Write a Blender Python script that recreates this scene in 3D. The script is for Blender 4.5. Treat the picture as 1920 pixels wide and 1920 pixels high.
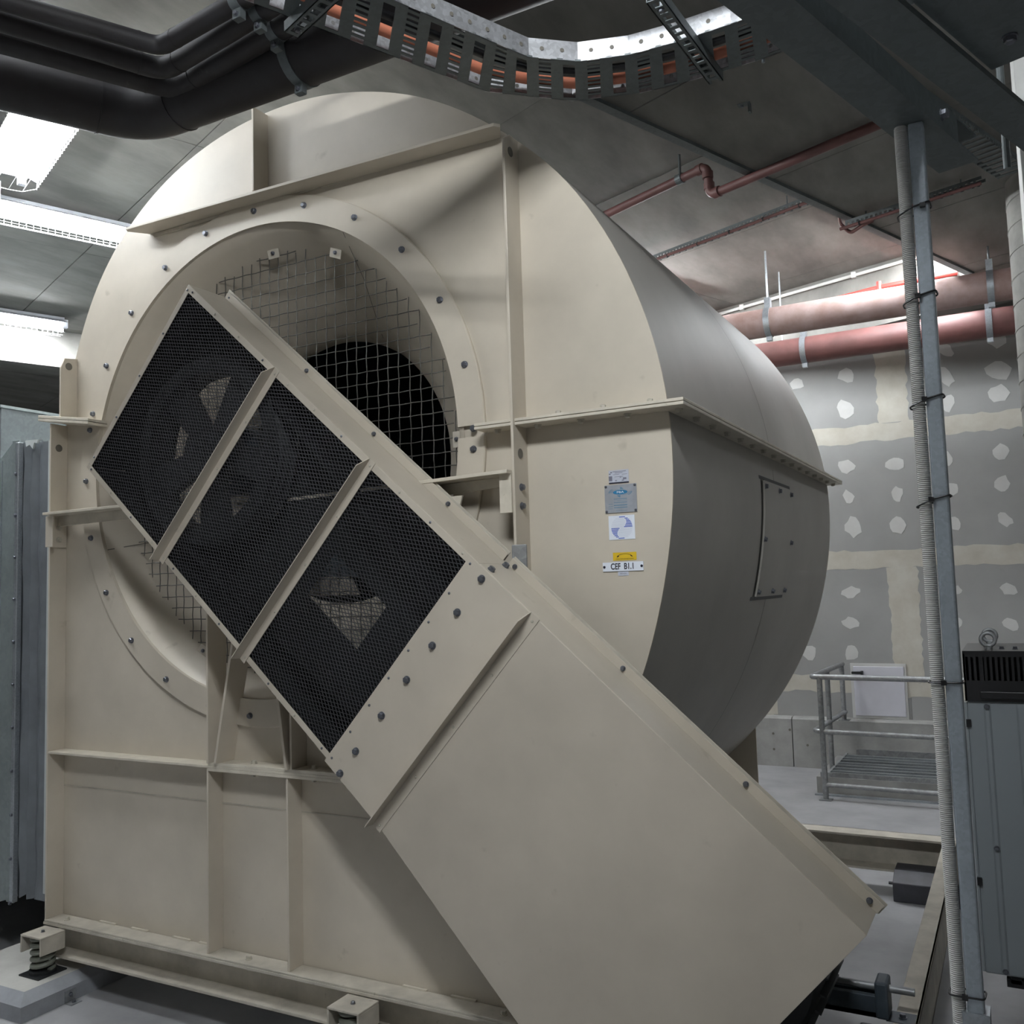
import bpy, bmesh, math, random
import numpy as np
from mathutils import Vector, Matrix, Quaternion

random.seed(7)
for o in list(bpy.data.objects):
    bpy.data.objects.remove(o)
SC = bpy.context.scene
COL = SC.collection
rad = math.radians

# ------------------------------------------------------------------ camera
cam = bpy.data.cameras.new('camera')
cam.sensor_width = 36.0
cam.lens = 36.0 * 1742.5 / 1920
cam.clip_start = 0.02
cam.clip_end = 100
camo = bpy.data.objects.new('camera', cam)
COL.objects.link(camo)
def cam_axes(yaw, pitch, roll):
    cy, sy, cp, sp = math.cos(yaw), math.sin(yaw), math.cos(pitch), math.sin(pitch)
    f = Vector((sy*cp, cy*cp, sp)); r = Vector((cy, -sy, 0)); d = f.cross(r)
    cr, sr = math.cos(roll), math.sin(roll)
    return cr*r + sr*d, -sr*r + cr*d, f
cr_, cd_, cf_ = cam_axes(rad(-28.3286), rad(4.7115), rad(1.7351))
camo.matrix_world = Matrix((( cr_.x, -cd_.x, -cf_.x, 0.0),
                            ( cr_.y, -cd_.y, -cf_.y, -2.8),
                            ( cr_.z, -cd_.z, -cf_.z, 1.68),
                            (0, 0, 0, 1)))
SC.camera = camo

# ------------------------------------------------------------------ world, exposure
w = bpy.data.worlds.new('world'); SC.world = w; w.use_nodes = True
w.node_tree.nodes['Background'].inputs[0].default_value = (0.75, 0.8, 0.9, 1)
w.node_tree.nodes['Background'].inputs[1].default_value = 0.01
SC.view_settings.view_transform = 'Standard'
SC.view_settings.look = 'None'
SC.view_settings.gamma = 1.0
SC.view_settings.use_curve_mapping = False
SC.view_settings.exposure = 0.0
SC.cycles.max_bounces = 8
SC.cycles.diffuse_bounces = 5
# strength of the tubes in each batten (they are the only light in the plant room)
TUBE_VIEW, TUBE_REAR, TUBE_EDGE, TUBE_FRONT, TUBE_OVER, TUBE_SIDE = 330.0, 380.0, 150.0, 310.0, 60.0, 25.0
TUBE_COL = (0.94, 0.98, 1.0)
# batten: name, centre x, y, z, azimuth deg, strength, label
BATTENS = [
    ('a', -5.38, 1.05, 4.19, 69, TUBE_VIEW*.25, 'long fluorescent batten on the ceiling running behind the left of the fan casing'),
    ('b', -7.745, 1.87, 4.19, 69, TUBE_VIEW, 'short looking fluorescent batten fixed over the concrete beam at far left'),
    ('c', -4.35, 0.18, 4.19, -22, TUBE_VIEW, 'wire guarded fluorescent light showing above and below the big black drain pipe'),
    ('d', -2.75, 4.55, 4.19, 69, TUBE_REAR, 'fluorescent batten on the ceiling hidden behind the fan casing'),
    ('s', -0.55, 4.37, 4.19, 69.3, TUBE_EDGE, 'fluorescent batten tucked behind the soffit edge above the upper red pipe'),
    ('e', -0.4, -2.55, 3.90, -22, TUBE_FRONT, 'fluorescent batten on the ceiling before the steel beam, outside the photo'),
    ('f', -3.0, -0.98, 4.18, -22, TUBE_OVER*.3, 'fluorescent batten on the ceiling before the fan, outside the upper left of the photo'),
    ('i', -4.6, -0.90, 4.18, -22, TUBE_OVER*2.3, 'fluorescent batten on the ceiling further left, outside the photo'),
    ('g', 1.2, 3.1, 3.78, 69, TUBE_SIDE, 'fluorescent batten hung right of the round column, outside the photo'),
]

# ------------------------------------------------------------------ mesh builder
class MB:
    def __init__(s): s.v = []; s.f = []
    def add(s, vs, fs):
        b = len(s.v); s.v += [tuple(p) for p in vs]; s.f += [tuple(i+b for i in f) for f in fs]; return s
    def box(s, x0, x1, y0, y1, z0, z1, M=None):
        vs = [Vector((x, y, z)) for z in (z0, z1) for y in (y0, y1) for x in (x0, x1)]
        if M is not None: vs = [M @ p for p in vs]
        return s.add(vs, [(0,2,3,1),(4,5,7,6),(0,1,5,4),(1,3,7,5),(3,2,6,7),(2,0,4,6)])
    def prism(s, poly, fn, d0, d1):            # poly of (a, b), fn(a, b, d) -> point
        n = len(poly)
        vs = [fn(a, b, d0) for a, b in poly] + [fn(a, b, d1) for a, b in poly]
        return s.add(vs, [tuple(range(n))[::-1], tuple(range(n, 2*n))] + [(i, (i+1) % n, n+(i+1) % n, n+i) for i in range(n)])
    def tube(s, pts, r, n=12, caps=True):
        pts = [Vector(p) for p in pts]; rs = r if isinstance(r, (list, tuple)) else [r]*len(pts)
        t = (pts[1]-pts[0]).normalized()
        a = Vector((0, 0, 1)) if abs(t.z) < .9 else Vector((1, 0, 0))
        nx = t.cross(a).normalized(); b = len(s.v)
        for i, p in enumerate(pts):
            if i == 0: tt = t
            elif i == len(pts)-1: tt = (pts[i]-pts[i-1]).normalized()
            else: tt = ((pts[i]-pts[i-1]).normalized() + (pts[i+1]-pts[i]).normalized()).normalized()
            nx = (nx - tt*nx.dot(tt)).normalized(); ny = tt.cross(nx)
            for k in range(n):
                q = 2*math.pi*k/n
                s.v.append(tuple(p + nx*math.cos(q)*rs[i] + ny*math.sin(q)*rs[i]))
        for i in range(len(pts)-1):
            for k in range(n):
                s.f.append((b+i*n+k, b+i*n+(k+1) % n, b+(i+1)*n+(k+1) % n, b+(i+1)*n+k))
        if caps:
            s.f.append(tuple(b+k for k in range(n))[::-1]); s.f.append(tuple(b+(len(pts)-1)*n+k for k in range(n)))
        return s
    def lathe(s, prof, c, n=48, a0=0, a1=360, axis='y'):   # prof of (radius, along)
        full = abs(a1-a0) > 359.9; m = n if full else n+1; b = len(s.v)
        for r, h in prof:
            for k in range(m):
                q = rad(a0 + (a1-a0)*k/n)
                if axis == 'y': s.v.append((c[0]+r*math.cos(q), c[1]+h, c[2]+r*math.sin(q)))
                else: s.v.append((c[0]+r*math.cos(q), c[1]+r*math.sin(q), c[2]+h))
        for i in range(len(prof)-1):
            for k in range(n):
                k2 = (k+1) % m
                s.f.append((b+i*m+k, b+i*m+k2, b+(i+1)*m+k2, b+(i+1)*m+k))
        return s
    def mesh(s, name, smooth=False, off=(0, 0, 0)):
        me = bpy.data.meshes.new(name)
        ox, oy, oz = off
        me.from_pydata([(x-ox, y-oy, z-oz) for x, y, z in s.v], [], s.f)
        bm = bmesh.new(); bm.from_mesh(me); bmesh.ops.recalc_face_normals(bm, faces=bm.faces); bm.to_mesh(me); bm.free()
        if smooth:
            for p in me.polygons: p.use_smooth = True
            try: me.set_sharp_from_angle(angle=rad(40))
            except Exception: pass
        return me
    def build(s, name, mat, parent=None, smooth=False, label=None, kind=None, bevel=0, at=None):
        base = wloc(parent) if parent else Vector(at or (0, 0, 0))
        o = bpy.data.objects.new(name, s.mesh(name, smooth, base))
        o.data.materials.append(mat); COL.objects.link(o)
        if parent: o.parent = parent
        elif at: o.location = at
        if label: o['label'] = label
        if kind: o['kind'] = kind
        if bevel:
            m = o.modifiers.new('bevel', 'BEVEL'); m.width = bevel; m.segments = 2; m.limit_method = 'ANGLE'; m.angle_limit = rad(40)
        return o

def wloc(o):
    p = Vector((0, 0, 0))
    while o is not None: p += o.location; o = o.parent
    return p
def tag(o, label, cat, group=None):
    o['label'] = label; o['category'] = cat
    if group: o['group'] = group
    return o
def thing(name, label, cat, loc, group=None):
    o = bpy.data.objects.new(name, None); o.empty_display_size = .1; COL.objects.link(o); o.location = loc
    return tag(o, label, cat, group)
def struct(o):
    o['kind'] = 'structure'; return o
def put(name, me, pos, parent, rot=None, label=None):
    o = bpy.data.objects.new(name, me); COL.objects.link(o)
    o.parent = parent; o.location = Vector(pos) - (wloc(parent) if parent else Vector((0, 0, 0)))
    if rot is not None: o.rotation_mode = 'QUATERNION'; o.rotation_quaternion = rot
    if label: o['label'] = label
    return o
def facing(n): return Vector((0, 0, 1)).rotation_difference(Vector(n).normalized())
def fillet(pts, r, n=6):
    pts = [Vector(p) for p in pts]; out = [pts[0]]
    for i in range(1, len(pts)-1):
        a, b, c = pts[i-1], pts[i], pts[i+1]
        u, v = (a-b).normalized(), (c-b).normalized(); ang = u.angle(v)
        d = min(r/math.tan(ang/2), (a-b).length*.48, (c-b).length*.48)
        p0, p1 = b+u*d, b+v*d
        for k in range(n+1):
            t = k/n; out.append(p0*(1-t)**2 + b*2*t*(1-t) + p1*t*t)
    return out + [pts[-1]]

# ------------------------------------------------------------------ materials
def mat(name, col, rough=.5, metal=0., var=.12, scale=6., spots=0., spotcol=(.1, .09, .07), bump=0., bscale=40., col2=None, spec=.5, aniso=None):
    m = bpy.data.materials.new(name); m.use_nodes = True
    nt = m.node_tree; N = nt.nodes; L = nt.links; b = N['Principled BSDF']
    b.inputs['Roughness'].default_value = rough; b.inputs['Metallic'].default_value = metal
    b.inputs['Specular IOR Level'].default_value = spec
    tc = N.new('ShaderNodeTexCoord'); src = tc.outputs['Object']
    if aniso:
        mp = N.new('ShaderNodeMapping'); mp.inputs['Scale'].default_value = aniso; L.new(src, mp.inputs[0]); src = mp.outputs[0]
    nz = N.new('ShaderNodeTexNoise'); nz.inputs['Scale'].default_value = scale; nz.inputs['Detail'].default_value = 6; nz.inputs['Roughness'].default_value = .6
    L.new(src, nz.inputs['Vector'])
    rp = N.new('ShaderNodeValToRGB'); L.new(nz.outputs['Fac'], rp.inputs[0])
    c1 = col2 or tuple(c*(1-var) for c in col); c2 = tuple(min(1, c*(1+var*.5)) for c in col)
    rp.color_ramp.elements[0].position = .32; rp.color_ramp.elements[0].color = (*c1, 1)
    rp.color_ramp.elements[1].position = .68; rp.color_ramp.elements[1].color = (*c2, 1)
    out = rp.outputs[0]
    if spots:
        n2 = N.new('ShaderNodeTexNoise'); n2.inputs['Scale'].default_value = scale*4.3; n2.inputs['Detail'].default_value = 3
        L.new(src, n2.inputs['Vector'])
        r2 = N.new('ShaderNodeValToRGB'); r2.color_ramp.elements[0].position = .70; r2.color_ramp.elements[1].position = .78
        r2.color_ramp.elements[1].color = (spots, spots, spots, 1); L.new(n2.outputs['Fac'], r2.inputs[0])
        mx = N.new('ShaderNodeMixRGB'); mx.inputs[2].default_value = (*spotcol, 1)
        L.new(r2.outputs[0], mx.inputs[0]); L.new(out, mx.inputs[1]); out = mx.outputs[0]
    L.new(out, b.inputs['Base Color'])
    if bump:
        n3 = N.new('ShaderNodeTexNoise'); n3.inputs['Scale'].default_value = bscale; n3.inputs['Detail'].default_value = 4
        L.new(src, n3.inputs['Vector'])
        bp = N.new('ShaderNodeBump'); bp.inputs['Strength'].default_value = bump; bp.inputs['Distance'].default_value = .01
        L.new(n3.outputs['Fac'], bp.inputs['Height']); L.new(bp.outputs[0], b.inputs['Normal'])
    return m
def emit(name, col, k):
    m = bpy.data.materials.new(name); m.use_nodes = True; b = m.node_tree.nodes['Principled BSDF']
    b.inputs['Base Color'].default_value = (.8, .8, .8, 1)
    b.inputs['Emission Color'].default_value = (*col, 1); b.inputs['Emission Strength'].default_value = k
    return m
def galv(name, col, rough=.42, metal=.75, vscale=60, var=.35):
    m = bpy.data.materials.new(name); m.use_nodes = True
    nt = m.node_tree; N = nt.nodes; L = nt.links; b = N['Principled BSDF']
    b.inputs['Metallic'].default_value = metal
    tc = N.new('ShaderNodeTexCoord')
    vo = N.new('ShaderNodeTexVoronoi'); vo.inputs['Scale'].default_value = vscale; L.new(tc.outputs['Object'], vo.inputs['Vector'])
    nz = N.new('ShaderNodeTexNoise'); nz.inputs['Scale'].default_value = 7; nz.inputs['Detail'].default_value = 5; L.new(tc.outputs['Object'], nz.inputs['Vector'])
    ad = N.new('ShaderNodeMath'); ad.operation = 'ADD'
    sp = N.new('ShaderNodeSeparateColor'); L.new(vo.outputs['Color'], sp.inputs[0])
    ml = N.new('ShaderNodeMath'); ml.operation = 'MULTIPLY'; ml.inputs[1].default_value = .35; L.new(sp.outputs[0], ml.inputs[0])
    L.new(ml.outputs[0], ad.inputs[0]); L.new(nz.outputs['Fac'], ad.inputs[1])
    rp = N.new('ShaderNodeValToRGB'); L.new(ad.outputs[0], rp.inputs[0])
    rp.color_ramp.elements[0].position = .3; rp.color_ramp.elements[0].color = (*[c*(1-var) for c in col], 1)
    rp.color_ramp.elements[1].position = .95; rp.color_ramp.elements[1].color = (*[min(1, c*(1+var*.5)) for c in col], 1)
    L.new(rp.outputs[0], b.inputs['Base Color'])
    mr = N.new('ShaderNodeMapRange'); mr.inputs[3].default_value = rough-.1; mr.inputs[4].default_value = rough+.15
    L.new(nz.outputs['Fac'], mr.inputs[0]); L.new(mr.outputs[0], b.inputs['Roughness'])
    return m

M = {}
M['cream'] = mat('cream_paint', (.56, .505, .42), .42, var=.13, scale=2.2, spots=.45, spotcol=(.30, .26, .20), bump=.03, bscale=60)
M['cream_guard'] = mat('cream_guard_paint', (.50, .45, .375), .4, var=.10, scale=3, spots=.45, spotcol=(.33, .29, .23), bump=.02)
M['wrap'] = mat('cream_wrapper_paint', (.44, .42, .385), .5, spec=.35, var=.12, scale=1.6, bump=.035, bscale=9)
M['edge'] = mat('cream_edge_paint', (.60, .55, .46), .45, var=.14, scale=14, spots=.5, spotcol=(.22, .17, .12))
M['dirtycream'] = mat('dusty_cream_paint', (.50, .46, .39), .6, var=.22, scale=9, spots=.6, spotcol=(.25, .22, .18))
M['weld'] = mat('weld_seam', (.14, .13, .11), .6)
M['bolt'] = mat('zinc_bolt', (.20, .21, .24), .35, .8, var=.3, scale=90)
M['paintbolt'] = mat('painted_bolt', (.48, .45, .38), .45, var=.2, scale=60)
M['black'] = mat('black_plastic', (.012, .012, .014), .4)
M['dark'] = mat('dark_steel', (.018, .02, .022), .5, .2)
M['impeller'] = mat('impeller_steel', (.03, .045, .055), .45, .3)
M['wire'] = galv('galvanised_wire', (.13, .125, .115), .5, .5, 200)
M['mesh'] = mat('black_expanded_mesh', (.12, .12, .13), .42, .2)
M['pulley'] = mat('cast_pulley', (.03, .032, .036), .55, .2)
M['galv'] = galv('galvanised_steel', (.38, .41, .44), .42, .7, 160, .25)
M['postgalv'] = galv('post_galvanised', (.40, .45, .50), .4, .3, 160, .2)
M['galvlit'] = galv('lit_galvanised_tray', (.62, .63, .66), .38, .7, 90)  # side rails of the curved tray, light on them put into the colour
M['galvdark'] = galv('dull_galvanised_duct', (.15, .17, .175), .55, .55, 70, .2)
M['ductblue'] = galv('galvanised_duct_sheet', (.24, .275, .275), .5, .35, 50, .18)
M['flex'] = mat('grey_flexible_canvas', (.15, .165, .18), .5, var=.25, scale=5, bump=.1, bscale=12)
M['sealant'] = mat('pale_sealant', (.50, .53, .52), .7)
M['iron'] = mat('black_cast_pipe', (.020, .019, .021), .62, var=.4, scale=5, spots=.25, spotcol=(.10, .09, .08), col2=(.016, .012, .012))
M['redpipe'] = mat('dusty_red_pipe', (.15, .065, .06), .55, var=.3, scale=5)
M['redpale'] = mat('dusty_lit_red_pipe', (.33, .245, .235), .6, var=.3, scale=5, col2=(.23, .14, .12))  # dusty red, made paler for the light falling on the upper pipe
M['redbright'] = mat('red_sprinkler_pipe', (.45, .05, .04), .5)
M['orange'] = mat('orange_cable', (.50, .17, .10), .55)
M['whitepl'] = mat('white_conduit', (.70, .70, .68), .5)
M['ltwhite'] = mat('white_light_body', (.72, .74, .80), .4)
M['conc'] = mat('concrete_floor', (.35, .35, .36), .55, var=.22, scale=2.5, spots=.3, spotcol=(.2, .2, .2), bump=.06, bscale=30)
M['ceil'] = mat('concrete_ceiling', (.225, .22, .205), .8, var=.28, scale=3, spots=.55, spotcol=(.22, .21, .19), bump=.12, bscale=18, aniso=(1.6, .55, 1))
M['kerb'] = mat('board_marked_concrete', (.33, .33, .32), .8, var=.25, scale=4, spots=.4, spotcol=(.16, .16, .15), bump=.15, bscale=22)
M['column'] = mat('column_concrete', (.22, .215, .20), .8, var=.3, scale=5, bump=.3, bscale=14)
M['board'] = mat('grey_plasterboard', (.315, .315, .31), .85, var=.08, scale=2.5, spots=.2, spotcol=(.25, .25, .245))
M['plaster'] = mat('white_plaster', (.55, .55, .54), .85, var=.06, scale=9)
M['tape'] = mat('cream_joint_compound', (.50, .485, .435), .85, var=.16, scale=5, col2=(.44, .41, .35))
M['hatch'] = mat('white_hatch_paint', (.58, .58, .64), .45, var=.05)
M['rail'] = galv('galvanised_rail', (.33, .34, .35), .45, .6, 50)
M['cabinet'] = mat('grey_cabinet_paint', (.27, .30, .32), .45, var=.08, scale=2)
M['cabblack'] = mat('black_cabinet_top', (.010, .010, .012), .4)
M['white'] = mat('white_label', (.74, .78, .86), .4, var=.02)
M['silver'] = mat('silver_label', (.40, .42, .46), .38, .35, var=.12, scale=30)
M['lilac'] = mat('pale_label', (.50, .52, .60), .5, var=.1, scale=60)
M['ink'] = mat('black_ink', (.012, .012, .025), .5)
M['inkgrey'] = mat('grey_ink', (.17, .17, .22), .5)
M['blue'] = mat('blue_ink', (.04, .10, .50), .5)
M['bluepale'] = mat('pale_blue_ink', (.55, .58, .70), .5)
M['teal'] = mat('teal_ink', (.02, .17, .34), .45)
M['tealpale'] = mat('pale_teal_ink', (.13, .25, .36), .45)
M['yellow'] = mat('yellow_label', (.70, .47, .02), .45, var=.04)
M['spring'] = mat('grey_green_spring', (.17, .18, .15), .45)
M['plinth'] = mat('plinth_concrete', (.29, .30, .32), .75, var=.25, scale=6, spots=.5, spotcol=(.38, .40, .44), bump=.1)
M['plinthtop'] = mat('plinth_top_concrete', (.50, .49, .46), .85, var=.14, scale=6)
M['slate'] = mat('blue_grey_rail_paint', (.055, .072, .09), .45, var=.2, scale=20)
M['lead'] = mat('dark_grey_weight', (.05, .05, .06), .55, var=.3, scale=12)
M['tie'] = mat('black_cable_tie', (.008, .008, .01), .4)
M['conduit'] = mat('grey_corrugated_conduit', (.50, .50, .49), .5, var=.08)

hexm = None
def hex_mesh(name, r, h, washer=True):
    mb = MB()
    if washer: mb.tube([(0, 0, 0), (0, 0, h*.2)], r*1.22, 14)
    mb.tube([(0, 0, h*.15), (0, 0, h*.85), (0, 0, h)], [r, r, r*.82], 6)
    return mb.mesh(name)
BOLT = hex_mesh('bolt', .0105, .0125); BOLT.materials.append(M['bolt'])
BOLTS = hex_mesh('bolt', .0072, .009); BOLTS.materials.append(M['bolt'])
PBOLT = hex_mesh('bolt', .0105, .014); PBOLT.materials.append(M['paintbolt'])
PBOLTS = hex_mesh('bolt', .010, .016, False); PBOLTS.materials.append(M['paintbolt'])
_s = MB(); _s.tube([(0, 0, 0), (0, 0, .002), (0, 0, .0034)], [.0045, .004, .002], 8)
SCREW = _s.mesh('screw'); SCREW.materials.append(M['bolt'])
PSCREW = _s.mesh('screw'); PSCREW.materials.append(M['paintbolt'])

# ================================================================== SETTING
DA = Vector((math.cos(rad(69.3)), math.sin(rad(69.3)), 0))     # the building runs 20 degrees off the fan
DB = Vector((DA.y, -DA.x, 0))
ROT = Matrix.Rotation(rad(69.3-90), 4, 'Z')
ZL, ZR = 4.25, 3.97            # soffit left and right of the downstand edge
EDGE = Vector((-1.648, 1.007, 0))
def ab(x, y):                   # building axes: a along DA, b along DB, from the downstand edge
    p = Vector((x, y, 0)) - EDGE; return p.dot(DA), p.dot(DB)
def bw(a, b, z): p = EDGE + DA*a + DB*b; return Vector((p.x, p.y, z))

floor = struct(MB().box(-12, 3.2, -6, 6.3, -.2, 0).build('floor', M['conc']))
ceil = struct(MB().box(-14, 6, -9, 10, 4.33, 4.45).build('ceiling', M['ceil']))
# formwork panels of the soffit: each board-sized field with an open joint
for (zb, b0, b1, bs, a_s) in ((ZL, -12.6, -.004, 2.1, 1.22), (ZR, .004, 4.2, 2.1, 1.22)):
    b = b0 if zb == ZL else b0
    nb = int(round((b1-b0)/bs))
    for ib in range(nb):
        for ia in range(-5, 8):
            a0 = ia*a_s + (.28 if zb == ZL else .35); ba = b0 + ib*(b1-b0)/nb
            bb = ba + (b1-b0)/nb
            c = bw(a0+a_s/2, (ba+bb)/2, 0)
            if c.y > 9 or c.y < -8 or c.x < -13.5: continue
            mb = MB(); ln = len(mb.v); dz = random.uniform(-.002, .002)
            mb.prism([(a0+.003, ba+.003), (a0+a_s-.003, ba+.003), (a0+a_s-.003, bb-.003), (a0+.003, bb-.003)],
                     lambda p, q, d: bw(p, q, d), zb+dz, 4.34)
            mb.build('slab_panel', M['ceil'], ceil)
# back wall: plasterboard sheets, joint compound, plaster spots
wall = struct(MB().box(-12, 3.2, 6.012, 6.3, 0, 4.4).build('wall_back', M['board']))
zs = [.42, .745, 1.85, 2.96, 4.06]
for i, (z0, z1) in enumerate(zip(zs[:-1], zs[1:])):
    x = -8.0 + (.12 if i % 2 else .0); edges = [-5.7, -3.3, -.87, 1.55] if i % 2 == 1 else [-5.71, -3.31, -.875, 1.53]
    if i == 2: edges = [-4.5, -2.1, .4, 2.8]
    edges = [-8] + edges + [3.1]
    for xa, xb in zip(edges[:-1], edges[1:]):
        MB().box(xa+.002, xb-.002, 6.0, 6.012, z0+.002, z1-.002).build('plasterboard', M['board'], wall)
def ragged(x0, x1, z0, z1, name, m, y=5.9985, n=26, j=.012):
    up, dn = [], []
    hor = (x1-x0) > (z1-z0)
    for k in range(n+1):
        t = k/n
        if hor:
            x = x0+(x1-x0)*t; up.append((x, z1+random.uniform(-j, j))); dn.append((x, z0+random.uniform(-j, j)))
        else:
            z = z0+(z1-z0)*t; up.append((x1+random.uniform(-j, j), z)); dn.append((x0+random.uniform(-j, j), z))
    mb = MB(); vs = [(a, y, b) for a, b in dn] + [(a, y, b) for a, b in up]
    vs += [(a, 6.0, b) for a, b in dn] + [(a, 6.0, b) for a, b in up]
    N_ = n+1; fs = []
    for k in range(n):
        fs += [(k, k+1, N_+k+1, N_+k), (k, 2*N_+k, 2*N_+k+1, k+1), (N_+k, N_+k+1, 3*N_+k+1, 3*N_+k)]
    mb.add(vs, fs); return mb.build(name, m, wall)
ragged(-4.5, 1.4, 2.895, 3.05, 'joint_tape', M['tape'], n=90)
ragged(-4.5, 1.4, 1.765, 1.925, 'joint_tape', M['tape'], n=90)
ragged(-4.5, -1.345, .67, .82, 'joint_tape', M['tape'], n=50)
ragged(-.915, 1.4, .635, .765, 'joint_tape', M['tape'], n=40)
ragged(-1.0, -.745, 3.05, 4.0, 'joint_tape', M['tape'], y=5.998, n=24)
ragged(-1.0, -.757, .76, 1.765, 'joint_tape', M['tape'], y=5.998, n=24)
ragged(-2.35, -2.02, .44, .68, 'joint_tape', M['tape'], y=5.998, n=10)
PATCH = [(-1.69,3.501,.06,.05),(-1.251,3.525,.069,.065),(-1.279,3.217,.069,.081),(-.43,3.397,.056,.078),(-.43,3.162,.048,.077),(-.415,3.63,.056,.066),(-.015,3.662,.073,.068),(-.025,3.403,.092,.084),(-.032,3.197,.073,.075),(-1.294,2.689,.069,.057),(-.882,2.676,.08,.063),(-.46,2.684,.042,.062),(-.05,2.706,.065,.06),(-1.286,2.413,.045,.06),(-.883,2.41,.047,.066),(-.442,2.42,.042,.057),(-.059,2.432,.053,.071),(-1.264,2.138,.072,.087),(-.893,2.132,.065,.078),(-.44,2.121,.041,.065),(-.059,2.133,.053,.056),(-1.317,1.555,.072,.048),(-.462,1.552,.041,.038),(-.063,1.549,.062,.048),(-1.338,1.283,.066,.049),(-1.709,1.019,.058,.066),(-1.339,1.021,.056,.074),(-.069,1.262,.061,.055),(-.465,1.275,.034,.042)]
for x, z, a, b in PATCH:
    n = 11; pts = []
    sk = random.uniform(-.35, .35)
    for k in range(n):
        q = 2*math.pi*k/n; rr = random.uniform(.82, 1.22)
        px, pz = a*rr*math.cos(q), b*rr*math.sin(q)
        pts.append((x+px+sk*pz, z+pz))
    MB().prism(pts, lambda p, q, d: (p, d, q), 5.9975, 6.0005).build('plaster_spot', M['plaster'], wall)
struct(MB().box(-12.2, -12, -6, 6.3, 0, 4.4).build('wall_left', M['ceil']))
struct(MB().box(3.0, 3.2, -6, 6.3, 0, 4.4).build('wall_right', M['ceil']))
struct(MB().box(-12, 3.2, -6.2, -6, 0, 4.4).build('wall_front', M['column']))
# kerb under the back wall
kerb = MB()
kerb.prism([(5.90, 0), (6.0, 0), (6.0, .445), (5.93, .44), (5.905, .425)], lambda p, q, d: (d, p, q), -8, -1.884)
kerb = struct(kerb.build('trim_1', M['kerb']))
MB().prism([(5.90, 0), (6.0, 0), (6.0, .445), (5.93, .44), (5.905, .425)], lambda p, q, d: (d, p, q), -1.876, 3.0).build('kerb_section', M['kerb'], kerb)
for x, z in ((-2.05, .29), (-2.05, .15), (-1.9, .33), (-1.62, .17), (-1.45, .09), (-1.75, .2)):
    put('tie_hole', None or MB().tube([(0, 0, 0), (0, 0, .002)], .011, 10).mesh('tie_hole'), (x, 5.9, z), kerb, facing((0, -1, 0))).data.materials.append(M['weld'])
MB().box(-1.335, .9, 5.893, 5.9, .10, .19).build('steel_strip', M['rail'], kerb, label='grey steel strip bolted to the kerb')
# downstand beams
bm1 = MB(); p0 = Vector((-8.53, 1.18, 0))
def lb(a, b, z): p = Vector((-7.93, 2.578, 0)) + DA*a + DB*b; return (p.x, p.y, z)
bm1.prism([(-6, 0), (2.6, 0), (2.6, -.35), (-6, -.35)], lb, 3.90, 4.26)
struct(bm1.build('trim_2', M['ceil']))
bm2 = MB(); d2 = (Vector((-.649, 5.108, 0))-Vector((-2.294, 5.70, 0))).normalized(); n2 = Vector((-d2.y, d2.x, 0))
def rb(a, b, z): p = Vector((-2.294, 5.74, 0)) + d2*a + n2*b; return (p.x, p.y, z)
bm2.prism([(-3, 0), (4.6, 0), (4.6, .22), (-3, .22)], rb, 3.74, 4.26)
struct(bm2.build('trim_3', M['ceil']))
# metal trim along the downstand edge of the soffit
tr = MB()
tr.prism([(-4.5, -.03), (4.35, -.03), (4.35, .02), (-4.5, .02)], lambda p, q, d: bw(p, q, d), 3.952, 3.99)
struct(tr.build('trim_4', M['galvdark']))

# ================================================================== LIGHTS (battens with tubes, reflector and wire guard)
def batten(key, x, y, z, az, k, label):
    t = thing('fluorescent_light', label, 'light', (x, y, z), 'fluorescent ceiling lights')
    R = Matrix.Translation((x, y, z)) @ Matrix.Rotation(rad(az), 4, 'Z')
    L = .75
    mb = MB().box(-L, L, -.055, .055, 0, .058, R); mb.build('housing', M['ltwhite'], t)
    mb = MB()
    for s in (-1, 1):
        mb.prism([(s*.055, .03), (s*.15, -.012), (s*.15, -.008), (s*.055, .036)], lambda p, q, d: R @ Vector((d, p, q)), -L, L)
    mb.build('reflector', M['ltwhite'], t)
    em = emit('tube_'+key, TUBE_COL, k)
    for s in (-1, 1):
        mb = MB().tube([R @ Vector((-L+.04, s*.07, -.022)), R @ Vector((L-.04, s*.07, -.022))], .016, 10); mb.build('tube', em, t, smooth=True)
        for e in (-1, 1):
            MB().box(e*L-.02, e*L+.02, s*.07-.02, s*.07+.02, -.045, .03, R).build('lamp_holder', M['ltwhite'], t)
    mb = MB()
    if key in 'abc':
        for yy, zz in ((-.155, -.012), (-.15, -.05), (-.075, -.085), (0, -.09), (.075, -.085), (.15, -.05), (.155, -.012)):
            mb.tube([R @ Vector((-L, yy, zz)), R @ Vector((L, yy, zz))], .0018, 4)
        n = 34
        for i in range(n+1):
            xx = -L + 2*L*i/n
            for s in (-1, 1):
                mb.tube([R @ Vector((xx, s*.155, .0)), R @ Vector((xx, s*.153, -.055))], .0018, 4)
            if i % 6 == 0:
                mb.tube([R @ Vector((xx, yy, zz)) for yy, zz in ((-.155, -.012), (-.15, -.05), (-.075, -.085), (0, -.09), (.075, -.085), (.15, -.05), (.155, -.012))], .0018, 4)
        mb.build('wire_guard', M['whitepl'], t, kind='stuff')
    if key == 'g':
        for e in (-.6, .6):
            MB().tube([R @ Vector((e, 0, .05)), R @ Vector((e, 0, ZR-z))], .004, 6).build('hanger_rod', M['galv'], t)
    return t
for B in BATTENS: batten(*B)

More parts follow.
